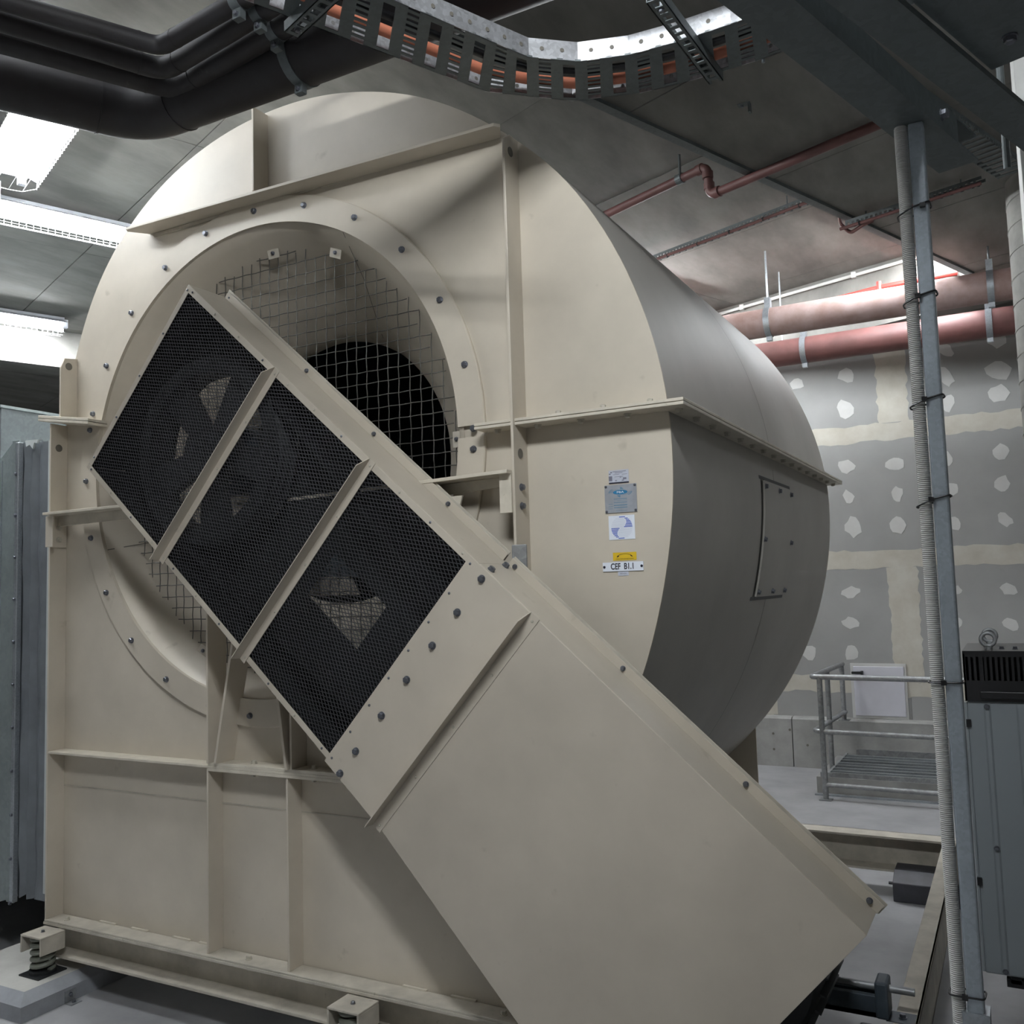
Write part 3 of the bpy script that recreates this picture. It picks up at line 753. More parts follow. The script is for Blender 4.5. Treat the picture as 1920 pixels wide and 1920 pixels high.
# back panel with the round opening at the fan shaft
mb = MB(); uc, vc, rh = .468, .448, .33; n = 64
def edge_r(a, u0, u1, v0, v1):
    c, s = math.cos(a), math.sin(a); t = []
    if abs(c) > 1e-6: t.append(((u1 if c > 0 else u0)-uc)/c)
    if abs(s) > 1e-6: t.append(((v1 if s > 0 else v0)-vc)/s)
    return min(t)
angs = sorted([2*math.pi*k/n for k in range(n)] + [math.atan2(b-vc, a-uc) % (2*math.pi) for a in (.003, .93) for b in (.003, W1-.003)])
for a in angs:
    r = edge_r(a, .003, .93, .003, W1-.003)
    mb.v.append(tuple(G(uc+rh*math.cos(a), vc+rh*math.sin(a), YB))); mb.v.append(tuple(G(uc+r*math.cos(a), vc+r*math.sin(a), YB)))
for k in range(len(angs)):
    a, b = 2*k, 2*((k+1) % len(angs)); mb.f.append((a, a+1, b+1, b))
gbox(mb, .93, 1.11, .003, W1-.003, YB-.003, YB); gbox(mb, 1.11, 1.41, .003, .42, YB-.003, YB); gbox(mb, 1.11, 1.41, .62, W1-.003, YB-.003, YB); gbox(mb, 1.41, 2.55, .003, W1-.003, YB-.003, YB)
mb.build('back_panel', M['dark'], guard)  # dark colour stands in for the shade behind the mesh
gpart('inner_shade_sheet', [(.012, 1.66, W1-.008, W1-.0035, YF+.012, YB-.004)], 'dark', 0)  # added dark sheets that paint in the shade inside the guard
gpart('inner_shade_sheet', [(.0035, .008, .01, W1-.01, YF+.012, YB-.004)], 'dark', 0)
gpart('inner_shade_sheet', [(.012, 1.66, .0035, .008, YF+.012, YB-.004)], 'dark', 0)
# rear flange lip with its bolts
gpart('rear_flange', [(.012, 1.668, -.030, 0, YB-.003, YB)])
gpart('rear_flange', [(1.690, UE+.004, -.030, 0, YB-.003, YB)])
gpart('rear_flange', [(.0, 1.668, -.036, 0, YB+.006, YB+.010)], 'dirtycream')
gpart('rear_flange', [(1.69, UE+.008, -.036, 0, YB+.006, YB+.010)], 'dirtycream')
gpart('rear_flange', [(.003, 1.668, W1, W1+.026, YB-.003, YB)])
for u in (.03,): put('screw', SCREW, G(u, -.012, YB-.003), guard, facing((0, -1, 0)))
for u in (.56, .97, 1.38, 1.715, 2.20, 2.68, 3.1): put('bolt', BOLTS, G(u, -.013, YB-.003), guard, facing((0, -1, 0)))
# screws along the rims
for k in range(11):
    put('screw', PSCREW if k % 3 else SCREW, G(.04+.158*k, .013, YF-.002), guard, facing((0, -1, 0)))
    put('screw', PSCREW if k % 2 else SCREW, G(.03+.158*k, W1-.011, YF-.002), guard, facing((0, -1, 0)))
for k in range(5): put('screw', SCREW, G(.011, .02+.2*k, YF-.002), guard, facing((0, -1, 0)))
for k in range(8): put('screw', SCREW, G(1.662, .02+.12*k, YF-.003), guard, facing((0, -1, 0)))
for x, z in ((-1.454, 1.713), (-1.545, 1.611), (-1.641, 1.508), (-1.742, 1.399), (-1.844, 1.282), (-1.951, 1.162), (-2.018, 1.086)):
    put('bolt', BOLT, (x, YF-.003, z), guard, facing((0, -1, 0)))
gn = -GV
for u, y in ((1.72, -.285), (1.70, -.165)): put('bolt', BOLT, G(u, -.002, y), guard, facing(gn))
# mounting plate on the casing stiffener
MB().box(-1.452, -1.398, -.118, -.108, 1.62, 1.823).build('mounting_plate', M['rail'], guard, bevel=.003, label='bare grey mounting plate')
# expanded metal: three sheets of flattened strands
def expanded(u0, u1, v0, v1):
    SL, SW, hw = .0245, .0074, .0019       # long and short way of the diamond, half strand width
    nv = int((v1-v0)/SW); nu = int((u1-u0)/(SL/2)); mb = MB(); V, F = mb.v, mb.f
    for j in range(nv+1):
        b = len(V)
        for i in range(nu+1):
            # neighbouring strands zigzag in opposite phase and meet at the knuckles
            v = v0 + SW*j + (SW*.5-.0004)*(1 if (i+j) % 2 else -1)
            v = min(max(v, v0), v1); u = u0 + i*SL/2
            V += [tuple(G(u, v-hw, YF+.001)), tuple(G(u, v+hw, YF+.0035)), tuple(G(u, v, YF+.006))]
        for i in range(nu):
            a = b+3*i
            F += [(a, a+1, a+4, a+3), (a+1, a+2, a+5, a+4), (a+2, a, a+3, a+5)]
    return mb
for u0, u1 in ((.012, .585), (.60, 1.14), (1.155, 1.655)):
    expanded(u0, u1, .012, W1-.012).build('mesh_panel', M['mesh'], guard, kind='stuff')

# drive belts round both pulleys, motor on its slide rails
MX, MZ, MR = -.79, .53, .12
for k in range(3):
    y = -.272 + .03*k; R1, R2 = .352, MR
    dv = Vector((MX-CX, 0, MZ-CZ)); dist = dv.length; base = math.atan2(dv.z, dv.x); off = math.acos((R1-R2)/dist)
    pts = []
    for i in range(25):
        a = base+off + (2*math.pi-2*off)*i/24; pts.append((CX+R1*math.cos(a), y, CZ+R1*math.sin(a)))
    for i in range(15):
        a = base-off + 2*off*i/14; pts.append((MX+R2*math.cos(a), y, MZ+R2*math.sin(a)))
    pts.append(pts[0])
    o = MB().tube(pts, .011, 5, False).build('drive_belt', M['black'], at=(CX, y, CZ))
    tag(o, ['black drive belt behind the guard mesh, the one nearest the mesh', 'black drive belt behind the guard mesh, the middle one of three', 'black drive belt behind the guard mesh, the one nearest the fan'][k], 'belt', 'drive belts')
motor = thing('electric_motor', 'dark round electric motor under the lower end of the belt guard', 'motor', (MX, .4, .37))
MB().lathe([(.001, .0), (.13, .0), (.20, .03), (.215, .06), (.215, .36), (.20, .40), (.18, .46), (.001, .46)], (MX, 0, MZ), 40).build('motor_body', M['dark'], motor, smooth=True)
for k in range(28):
    q = 2*math.pi*k/28; c, s_ = math.cos(q), math.sin(q)
    MB().prism([(.21, -.004), (.235, -.003), (.235, .003), (.21, .004)], lambda p, u, d: (MX+p*c-u*s_, d, MZ+p*s_+u*c), .06, .36).build('cooling_fin', M['dark'], motor)
MB().lathe([(.03, -.29), (.15, -.29), (.14, -.275), (.15, -.26), (.14, -.245), (.15, -.23), (.14, -.215), (.15, -.20), (.15, -.18), (.03, -.18)], (MX, 0, MZ), 40).build('motor_pulley', M['pulley'], motor, smooth=True)
MB().tube([(MX, -.28, MZ), (MX, .1, MZ)], .03, 16).build('motor_shaft', M['dark'], motor)
MB().box(MX-.17, MX+.17, .06, .13, .352, .40).build('motor_foot', M['dark'], motor); MB().box(MX-.17, MX+.17, .29, .38, .352, .40).build('motor_foot', M['dark'], motor)
for i, yy in enumerate((.09, .47)):
    t = thing('slide_rail', ['blue grey motor slide rail under the guard, the one nearer the fan front', 'blue grey motor slide rail with a long jacking bolt beside the right frame beam'][i], 'rail', (-.75, yy, ZB), 'motor slide rails')
    mb = MB().box(-1.05, -.455, yy-.035, yy-.012, ZB+.002, .352); mb.box(-1.05, -.455, yy+.012, yy+.035, ZB+.002, .352); mb.box(-1.05, -.455, yy-.035, yy+.035, ZB+.002, ZB+.02)
    mb.build('rail_body', M['slate'], t, bevel=.002)
    MB().box(-.485, -.445, yy-.045, yy+.045, ZB+.002, .40).build('bolt_block', M['slate'], t, bevel=.008)
    MB().tube([(-.70, yy, .352+.018), (-.37, yy, .352+.018)], .012, 12).build('jacking_bolt', M['rail'], t, smooth=True)
    put('bolt', BOLT, (-.41, yy, ZB+.002), t, facing((0, 0, 1)))
    MB().box(-.455, -.372, yy-.04, yy+.04, ZB, ZB+.002).build('foot_plate', M['slate'], t)

# ================================================================== SPRING MOUNTS AND PLINTHS
def spring_mount(x, label):
    t = thing('spring_mount', label, 'spring', (x, -.15, .10), 'spring mounts under the fan base')
    mb = MB().box(x-.068, x+.068, -.208, -.092, .262, .270); mb.box(x-.068, x-.060, -.208, -.092, .195, .262); mb.box(x+.060, x+.068, -.208, -.092, .195, .262)
    mb.build('bracket', M['dirtycream'], t, bevel=.002)
    pts = [(x+.042*math.cos(a), -.148+.042*math.sin(a), .118+.14*a/(2*math.pi*5)) for a in np.linspace(0, 2*math.pi*5, 90)]
    MB().tube(pts, .0105, 8).build('coil_spring', M['spring'], t, smooth=True)
    MB().box(x-.065, x+.065, -.215, -.08, .10, .107).build('base_plate', M['dark'], t)
    MB().tube([(x, -.148, .107), (x, -.148, .118)], .056, 20).build('spring_seat', M['dark'], t)
    put('bolt', BOLTS, (x, -.15, .270), t, facing((0, 0, 1)))
    return t
spring_mount(-3.782, 'coil spring mount with cream bracket at the left corner of the fan base')
spring_mount(-2.11, 'coil spring mount with cream bracket under the middle of the fan base')
def plinth(x0, x1, y0, y1, label, name='concrete_plinth'):
    t = thing(name, label, 'plinth', ((x0+x1)/2, (y0+y1)/2, 0), 'concrete plinths under the spring mounts')
    ch = .042; mb = MB()
    zt, zs_ = .10, .062
    vs = [(x0, y0, 0), (x1, y0, 0), (x1, y1, 0), (x0, y1, 0), (x0, y0, zs_), (x1, y0, zs_), (x1, y1, zs_), (x0, y1, zs_), (x0+ch, y0+ch, zt), (x1-ch, y0+ch, zt), (x1-ch, y1-ch, zt), (x0+ch, y1-ch, zt)]
    mb.add(vs, [(3,2,1,0), (0,1,5,4), (1,2,6,5), (2,3,7,6), (3,0,4,7), (4,5,9,8), (5,6,10,9), (6,7,11,10), (7,4,8,11), (8,9,10,11)])
    mb.build('plinth_block', M['plinth'], t)
    MB().box(x0+ch+.002, x1-ch-.002, y0+ch+.002, y1-ch-.002, zt-.004, zt+.0006).build('plinth_top', M['plinthtop'], t)
    mb = MB().box(x1, x1+.003, -.155, -.105, .005, .05); mb.box(x1, x1+.045, -.155, -.105, 0, .004); mb.build('floor_clip', M['rail'], t)
    put('bolt', BOLTS, (x1+.003, -.13, .032), t, facing((1, 0, 0))); put('bolt', BOLTS, (x1+.027, -.13, .004), t, facing((0, 0, 1)))
plinth(-4.25, -3.628, -.352, .35, 'chamfered concrete plinth on the floor at the bottom left corner of the fan')
plinth(-2.45, -1.85, -.30, .35, 'concrete plinth under the middle spring mount, mostly below the photo edge')

# ================================================================== DISCHARGE DUCT AT LEFT
duct = thing('air_duct', 'grey galvanised discharge duct joined to the left side of the fan', 'duct', (-4.5, .8, .3))
mb = MB(); mb.prism([(-4.255, 2.47), (-4.75, 2.10), (-4.75, .16), (-4.255, .30)], lambda p, q, d: (p, d, q), .0, 2.6); mb.build('taper_section', M['ductblue'], duct)
MB().box(-4.262, -4.205, -.006, 0, .29, 2.472).build('duct_flange', M['ductblue'], duct, bevel=.003)
MB().box(-4.345, -4.342, -.004, 0, .25, 2.38).build('duct_fold', M['galv'], duct)
MB().box(-4.205, -4.18, -.028, .0, .30, 2.455).build('clamp_strip', M['galv'], duct, bevel=.004)
mb = MB(); zz0, zz1 = .33, 2.462
prof = [(-4.205, .01), (-4.18, .002), (-4.150, .03), (-4.125, .004), (-4.10, .04), (-4.07, .012), (-4.03, .0), (-3.985, .02)]
nz = 22
for i in range(nz+1):
    z = zz0+(zz1-zz0)*i/nz
    for k, (x, y) in enumerate(prof): mb.v.append((x+random.uniform(-.003, .003), y+random.uniform(-.006, .006), z if 0 < i < nz else z+random.uniform(-.02, .01)))
n = len(prof)
for i in range(nz):
    for k in range(n-1): mb.f.append((i*n+k, i*n+k+1, (i+1)*n+k+1, (i+1)*n+k))
mb.build('flexible_connector', M['flex'], duct, smooth=True, label='creased grey canvas connector')
mb = MB(); mb.prism([(-3.995, .36), (-3.972, .36), (-3.972, 2.45), (-3.99, 2.45)], lambda p, q, d: (p, d, q), -.003, .03)
mb.build('sealant_bead', M['sealant'], duct, label='smeared pale sealant')
MB().prism([(-4.16, 2.462), (-4.06, 2.458), (-4.07, 2.44), (-4.09, 2.445), (-4.10, 2.415), (-4.125, 2.44), (-4.15, 2.43)], lambda p, q, d: (p, d, q), -.008, .0).build('torn_tape', M['sealant'], duct)
mb = MB(); mb.box(-4.20, -3.98, .04, 2.5, .35, .36); mb.box(-4.20, -3.98, .04, 2.5, 2.44, 2.45); mb.build('connector_top', M['flex'], duct)
for k in range(11):
    z = .36+.2*k
    put('screw', BOLTS, (-4.222, -.006, z), duct, facing((0, -1, 0))); put('screw', BOLTS, (-4.193, -.028, z-.06), duct, facing((0, -1, 0)))
d2_ = thing('air_duct', 'tall plain bluish duct box behind the tapered discharge duct at far left', 'duct', (-6, 1.8, .2))
MB().box(-7.2, -4.75, .25, 3.2, .2, 2.735).build('duct_box', M['galvdark'], d2_)
MB().box(-7.2, -4.742, .242, 3.2, 2.735, 2.75).build('duct_flange', M['ductblue'], d2_)
tag(MB().tube([(-4.72, .2, 2.0), (-4.72, .2, 3.9), (-4.72, .2, 3.97)], .006, 8).build('hanger_rod', M['whitepl'], at=(-4.72, .2, 2.0)), 'thin white hanger rod at the far left edge beside the duct', 'rod')

# ================================================================== PIPES OVERHEAD
def drain(name, pts, r, bend, label, clampx, collars):
    t = thing(name, label, 'pipe', pts[1], 'black drain pipes at top left')
    P = fillet(pts, bend, 8)
    MB().tube(P, r, 28).build('pipe_run', M['iron'], t, smooth=True)
    b = Vector(pts[1])
    dirs = [(Vector(pts[0])-b).normalized(), (Vector(pts[2])-b).normalized()]
    for d, L in zip(dirs, collars):
        c = b+d*L
        MB().tube([c-d*.004, c+d*.004], r*1.03, 28).build('joint_ring', M['iron'], t, smooth=True)
    d = dirs[1]; c = b + d*((clampx-b.x)/d.x)
    MB().tube([c-d*.018, c+d*.018], r*1.04, 28).build('pipe_clamp', M['galvdark'], t, smooth=True)
    MB().box(c.x-.018, c.x+.018, c.y-.012, c.y+.012, c.z+r, 3.665).build('clamp_strap', M['galvdark'], t)
    MB().box(c.x-.016, c.x+.016, c.y-.012, c.y+.012, c.z-r*1.04-.03, c.z-r*1.02).build('clamp_lug', M['galvdark'], t)
    put('bolt', BOLTS, (c.x, c.y-.012, c.z-r*1.04-.016), t, facing((0, -1, 0)))
Zp_ = 3.5
def ext(p, q, L): p, q = Vector(p), Vector(q); return tuple(p + (p-q).normalized()*L)
for nm, a, b, c, r, bend, lab, cxp, col in (
    ('a', (-2.588, -1.16), (-2.375, -.747), (-2.10, -.777), .030, .06, 'thinnest of four black drain pipes, topmost at the top left corner', -1.98, (.07, .08)),
    ('b', (-2.68, -1.10), (-2.476, -.645), (-2.20, -.685), .036, .08, 'slim black drain pipe, second from the top of the four bent ones', -1.96, (.08, .09)),
    ('c', (-2.78, -1.04), (-2.53, -.545), (-2.22, -.590), .042, .10, 'black drain pipe lying just above the thickest one at top left', -1.98, (.10, .12)),
    ('d', (-3.001, -.896), (-2.784, -.469), (-1.508, -.465), .10, .22, 'thickest black drain pipe bending in front of the top of the fan', -2.02, (.16, .20))):
    A = ext((*a, Zp_), (*b, Zp_), 1.6); Cc = ext((*c, Zp_), (*b, Zp_), 2.2)
    drain('drain_pipe', [A, (*b, Zp_), Cc], r, bend, lab, cxp, col)
st = thing('strut_channel', 'galvanised strut channel that the black drain pipes hang from', 'strut', (-1.98, -.62, 3.665), 'galvanised strut channels')
MB().box(-2.0, -1.96, -.95, -.30, 3.665, 3.685).build('channel', M['galv'], st)
for y in (-.9, -.34): MB().tube([(-1.98, y, 3.685), (-1.98, y, ZL)], .006, 8).build('threaded_rod', M['galv'], st)

# red pipes at the back
def bigpipe(y, z, r, x0, x1, m, label, clamps, rods):
    t = thing('red_pipe', label, 'pipe', ((x0+x1)/2, y, z), 'big red pipes below the back beam')
    MB().tube([(x0, y, z), (x1, y, z)], r, 32).build('pipe_run', M[m], t, smooth=True)
    for x in clamps:
        MB().tube([(x-.022, y, z), (x+.022, y, z)], r*1.05, 32).build('pipe_clamp', M['galv'], t, smooth=True)
        MB().box(x-.022, x+.022, y-.03, y+.03, z+r, z+r+.08).build('clamp_head', M['galv'], t)
        MB().box(x-.02, x+.02, y-.02, y+.02, z-r*1.05-.03, z-r).build('clamp_lug', M['galv'], t)
        MB().tube([(x, y, z+r+.08), (x, y, rods)], .007, 8).build('hanger_rod', M['galv'], t)
bigpipe(4.40, 3.68, .111, -4.5, 1.5, 'redpale', 'upper red pipe, dusty, coloured pale as lit, hung in front of the back beam', (-1.565, -.03), 4.25)
bigpipe(4.95, 3.555, .108, -4.5, 1.5, 'redpipe', 'lower red pipe, darker and further back along the rear wall', (-1.41, -.06), 3.9)
# thin red pipe with the drop at the soffit edge
p = [(-3.1, 3.10, 4.1), (-1.43, 2.35, 4.1), (-1.40, 2.30, 3.82), (-.434, 1.781, 3.82), (-.1, 1.62, 3.82)]
p = [(-3.1, 3.10, 4.1), (-1.43, 2.38, 4.1), (-1.43, 2.40, 3.93), (-.43, 2.01, 3.93)]
t = thing('fire_pipe', 'thin dull red pipe stepping down under the soffit edge', 'pipe', p[2])
MB().tube(fillet(p, .05, 6), .026, 16).build('pipe_run', M['redpipe'], t, smooth=True)
for q, d in ((p[1], (-.91, .41, 0)), (p[1], (0, 0, -1)), (p[2], (0, 0, 1)), (p[2], (.91, -.41, 0))):
    c = Vector(q)+Vector(d)*.055; d = Vector(d)
    MB().tube([c-d*.02, c+d*.02], .032, 16).build('elbow_collar', M['redpipe'], t, smooth=True)
MB().tube([(-1.62, 2.46, 4.1), (-1.62, 2.46, ZL)], .008, 8).build('pipe_hanger', M['galvdark'], t)
MB().tube([(-1.64, 2.469, 4.1), (-1.60, 2.452, 4.1)], .031, 16).build('pipe_clip', M['galvdark'], t)
t = thing('sprinkler_pipe', 'bright red sprinkler pipe between the soffit and the upper red pipe', 'pipe', (-.8, 5.0, 3.99))
MB().tube([(-1.7, 5.02, 3.90), (-.8, 5.0, 3.985), (-.25, 4.985, 3.995)], .022, 12).build('pipe_run', M['redbright'], t, smooth=True)
MB().tube([(-.815, 4.99, 3.93), (-.815, 4.99, 4.03)], .020, 12).build('tee', M['redbright'], t)
t = thing('conduit', 'thin white conduit along the top corner of the back beam', 'conduit', (-1.4, 5.38, 4.2))
def cb(a, z): q = Vector((-2.294, 5.74, 0)) + d2*a - n2*.03; return (q.x, q.y, z)
MB().tube([cb(-2.5, 4.2), cb(4.4, 4.2)], .014, 10).build('conduit_run', M['whitepl'], t)
for a in (.25, 1.35, 2.5): MB().box(-.018, .018, -.022, .022, -.024, .024, Matrix.Translation(cb(a, 4.2))).build('saddle', M['whitepl'], t)
for (x, y, z0, z1, lb_) in ((-1.584, 4.963, 3.74, ZL, 'thin hanger rod above the upper red pipe, the middle of three'),):
    tag(MB().tube([(x, y, 3.62), (x, y, z1)], .006, 8).build('hanger_rod', M['galv'], at=(x, y, z0)), lb_, 'rod')
# ceiling cable trays carrying red cable
def ctray(p0, p1, z, wd, label, cab=True):
    p0, p1 = Vector((*p0, z)), Vector((*p1, z)); d = (p1-p0).normalized(); nrm = Vector((-d.y, d.x, 0)); L = (p1-p0).length
    t = thing('cable_tray', label, 'cable tray', (p0+p1)/2, 'small slotted cable trays on the soffit')
    def f(a, b, c): return p0 + d*a + nrm*b + Vector((0, 0, c))
    mb = MB()
    for s_ in (-1, 1):
        mb.prism([(0, s_*wd/2-.002), (L, s_*wd/2-.002), (L, s_*wd/2+.002), (0, s_*wd/2+.002)], lambda a, b, c: f(a, b, c), .012, .03)
        n = int(L/.03)
        for k in range(n):
            mb.prism([(k*.03, s_*wd/2-.002), (k*.03+.014, s_*wd/2-.002), (k*.03+.014, s_*wd/2+.002), (k*.03, s_*wd/2+.002)], lambda a, b, c: f(a, b, c), -.004, .012)
    for k in range(int(L/.06)):
        mb.prism([(k*.06, -wd/2), (k*.06+.03, -wd/2), (k*.06+.03, wd/2), (k*.06, wd/2)], lambda a, b, c: f(a, b, c), -.005, -.002)
    mb.build('tray', M['galvdark'], t, kind='stuff')
    for e in (.15, .85):
        MB().tube([f(L*e, 0, .02), f(L*e, 0, .07 if z < 4 else .1)], .005, 6).build('tray_hanger', M['galvdark'], t)
    if cab:
        c = thing('cable', 'dull red cable tied under ' + cab, 'cable', f(L/2, -wd/2-.012, -.02), 'red cables on the soffit trays')
        MB().tube([f(a, -wd/2-.012+.004*math.sin(a*5), -.018) for a in np.linspace(-.03, L, 24)], .011, 8).build('cable_run', M['redpipe'], c, smooth=True)
        for k in range(int(L/.28)):
            MB().tube([f(.1+k*.28, -wd/2-.012, -.018)-d*.004, f(.1+k*.28, -wd/2-.012, -.018)+d*.004], .015, 8).build('cable_tie', M['tie'], c)
ctray((-3.0, 4.13), (-.87, 3.30), 4.15, .06, 'slotted cable tray on the higher soffit behind the fan', 'the tray on the higher soffit')
ctray((-.80, 3.30), (-.019, 3.03), 3.91, .06, 'short slotted cable tray on the lower soffit behind the post', 'the short tray on the lower soffit')
ctray((-1.3, -.9), (.14, 2.99), 3.90, .16, 'wide dark cable tray on the lower soffit running beside the steel beam', None)
t = thing('cable', 'dull red cable looping under the soffit edge between two trays', 'cable', (-.9, 3.33, 3.9))
MB().tube(fillet([(-.845, 3.30, 4.0), (-.84, 3.28, 3.93), (-.79, 3.33, 3.875), (-.70, 3.25, 3.885), (-.64, 3.235, 3.893)], .03, 5), .012, 8).build('cable_run', M['redpipe'], t, smooth=True)
for x, y, z in ((-1.005, 1.543, ZR), (-1.462, 1.134, ZL)):
    t = thing('ceiling_bracket', 'small rusty angle bracket left on the soffit' + (' beside the slotted strut' if x > -1.2 else ' above the curved cable tray'), 'bracket', (x, y, z), 'leftover soffit brackets')
    mb = MB().box(x-.03, x+.03, y-.015, y+.015, z-.005, z); mb.box(x+.02, x+.03, y-.015, y+.015, z-.05, z-.004); mb.build('angle', M['galvdark'], t)
    put('bolt', BOLTS, (x-.01, y, z-.005), t, facing((0, 0, -1)))

# ================================================================== CURVED CABLE TRAY
ZT = 3.25
near = [Vector((x, y, 0)) for x, y in ((-1.769, -1.805), (-1.172, -0.434), (-1.056, -0.337), (-0.913, -0.29), (-0.774, -0.279), (-0.608, -0.282), (0.111, -0.368))]
WT = .227
tray = thing('cable_tray', 'bent perforated galvanised cable tray hanging high in front of the fan', 'cable tray', (-1.05, -.31, ZT), 'big perforated cable tray')
def offs(pts, w):
    out = []
    for i, p in enumerate(pts):
        d = (pts[min(i+1, len(pts)-1)]-pts[max(i-1, 0)]).normalized(); n = Vector((-d.y, d.x, 0)); out.append(p+n*w)
    return out
far = offs(near, WT)
def wall(pts, w0, w1, z0, z1, name):
    for i in range(len(pts)-1):
        a, b = pts[i], pts[i+1]; d = (b-a).normalized(); n = Vector((-d.y, d.x, 0))
        mb = MB(); mb.prism([(a.x+n.x*w0, a.y+n.y*w0), (b.x+n.x*w0, b.y+n.y*w0), (b.x+n.x*w1, b.y+n.y*w1), (a.x+n.x*w1, a.y+n.y*w1)], lambda p, q, dd: (p, q, dd), z0, z1)
        r = mb.build(name, M['galvlit'], tray)
        L = (b-a).length; k = .04
        while k < L-.02:
            c = a+d*k
            put('slot_hole', SLOT, (c.x-n.x*.0012, c.y-n.y*.0012, (z0+z1)/2), r, facing((-n.x, -n.y, 0)))
            k += .062
SLOT = MB().tube([(0, 0, 0), (0, 0, .0008)], .0065, 10).mesh('slot_hole'); SLOT.materials.append(M['weld'])
wall(near, 0, .002, ZT, ZT+.061, 'side_rail'); wall(far, -.002, 0, ZT, ZT+.061, 'side_rail')
# rungs: pressed strips with a column of narrow slots, open gap between
def resample(pts, n):
    L = [0]
    for a, b in zip(pts, pts[1:]): L.append(L[-1]+(b-a).length)
    out = []
    for k in range(n+1):
        s_ = L[-1]*k/n
        for i in range(len(pts)-1):
            if s_ <= L[i+1]+1e-9: out.append(pts[i].lerp(pts[i+1], (s_-L[i])/(L[i+1]-L[i]))); break
    return out
NR = 19
na, fa = resample(near, NR*8), resample(far, NR*8)
def tr_(i, w): return na[i].lerp(fa[i], w)
for k in range(NR):
    mb = MB(); i0 = k*8
    def strip(ia, ib, w0, w1, z0=ZT, z1=ZT+.002):
        vs = [tr_(ia, w0), tr_(ib, w0), tr_(ib, w1), tr_(ia, w1)]
        mb.prism([(v.x, v.y) for v in vs], lambda p, q, d: (p, q, d), z0, z1)
    strip(i0, i0+1, .0, 1, ZT, ZT+.006); strip(i0+1, i0+2, 0, 1); strip(i0+4, i0+5, 0, 1); strip(i0+5, i0+6, 0, 1, ZT, ZT+.006)
    for j in range(9):
        strip(i0+2, i0+4, .05+.1*j, .05+.1*j+.05)
    strip(i0+6, i0+8, 0, .10); strip(i0+6, i0+8, .93, 1)
    mb.build('tray_rung', M['galvdark'], tray)  # same tray steel, coloured dark for its shaded underside
for w_, r_, m_, lb_ in ((.72, .017, 'orange', 'thick orange cable lying in the curved cable tray'), (.40, .012, 'black', 'thin black cable lying in the curved cable tray')):
    pts = [tr_(i, w_) + Vector((0, 0, ZT+.006+r_)) for i in range(0, NR*8+1, 4)]
    c = thing('cable', lb_, 'cable', pts[len(pts)//2], 'cables in the curved tray')
    MB().tube(pts, r_, 10).build('cable_run', M[m_], c, smooth=True)
def slotted(p0, p1, wd, hgt, z, label, rods):
    p0, p1 = Vector((*p0, z)), Vector((*p1, z)); d = (p1-p0).normalized(); nrm = Vector((-d.y, d.x, 0)); L = (p1-p0).length
    t = thing('strut_channel', label, 'strut', (p0+p1)/2, 'galvanised strut channels')
    def f(a, b, c): return p0 + d*a + nrm*b + Vector((0, 0, c))
    mb = MB()
    for s_ in (-1, 1):
        mb.prism([(0, s_*wd/2), (L, s_*wd/2), (L, s_*(wd/2-.003)), (0, s_*(wd/2-.003))], lambda a, b, c: f(a, b, c), 0, hgt)
        mb.prism([(0, s_*wd/2), (L, s_*wd/2), (L, s_*wd/4), (0, s_*wd/4)], lambda a, b, c: f(a, b, c), 0, .003)
    n = int(L/.035)
    for k in range(n+1):
        mb.prism([(k*.035, -wd/4), (min(L, k*.035+.014), -wd/4), (min(L, k*.035+.014), wd/4), (k*.035, wd/4)], lambda a, b, c: f(a, b, c), 0, .003)
    mb.build('channel', M['galvdark'], t)
    for e in rods:
        MB().tube([f(L*e, 0, 0), f(L*e, 0, (ZL if f(L*e, 0, 0).x < -1.6 else ZR)-z)], .005, 8).build('threaded_rod', M['galv'], t)
        put('bolt', BOLTS, f(L*e, 0, 0), t, facing((0, 0, -1)))
slotted((-0.743, -0.545), (-0.716, -0.058), .045, .030, ZT-.032, 'slotted strut channel crossing under the curved cable tray', (.10,))
slotted((-1.658, -0.92), (-1.128, -1.108), .045, .030, ZT-.032, 'slotted strut channel under the cable tray beside the drain pipes', (.06,))
tag(MB().tube([(-0.575, -0.036, ZT), (-0.575, -0.036, ZR)], .005, 8).build('threaded_rod', M['galv'], at=(-0.575, -0.036, ZT)), 'thin threaded rod from the soffit to the right end of the curved cable tray', 'rod')

# ================================================================== OVERHEAD STEEL AND DUCT, POST
BD = (Vector((-.097, -.507, 0))-Vector((-.358, -1.399, 0))).normalized(); BN = Vector((BD.y, -BD.x, 0)); BO = Vector((-.358, -1.399, 0))
def bf(a, b, z): q = BO + BD*a + BN*b; return (q.x, q.y, z)
beam = thing('channel_beam', 'dark galvanised channel beam overhead carried by the post, open at its end', 'beam', bf(.4, .04, 2.6)); beam['kind'] = 'thing'
BL = .93
MB().prism([(-1.0, 0), (BL, 0), (BL, .085), (-1.0, .085)], bf, 2.6, 2.605).build('bottom_flange', M['galvdark'], beam)
MB().prism([(-1.0, 0), (BL, 0), (BL, .005), (-1.0, .005)], bf, 2.605, 2.655).build('web', M['galvdark'], beam)
MB().prism([(-1.0, .08), (BL-.12, .08), (BL-.12, .085), (-1.0, .085)], bf, 2.605, 2.655).build('web', M['galvdark'], beam)
MB().prism([(-1.0, 0), (BL, 0), (BL, .085), (-1.0, .085)], bf, 2.655, 2.66).build('top_flange', M['galvdark'], beam)
put('bolt', BOLT, bf(.72, .085, 2.632), beam, facing(BN))
od = thing('air_duct', 'dark galvanised duct overhead at the top right corner', 'duct', bf(.4, .3, 2.6))
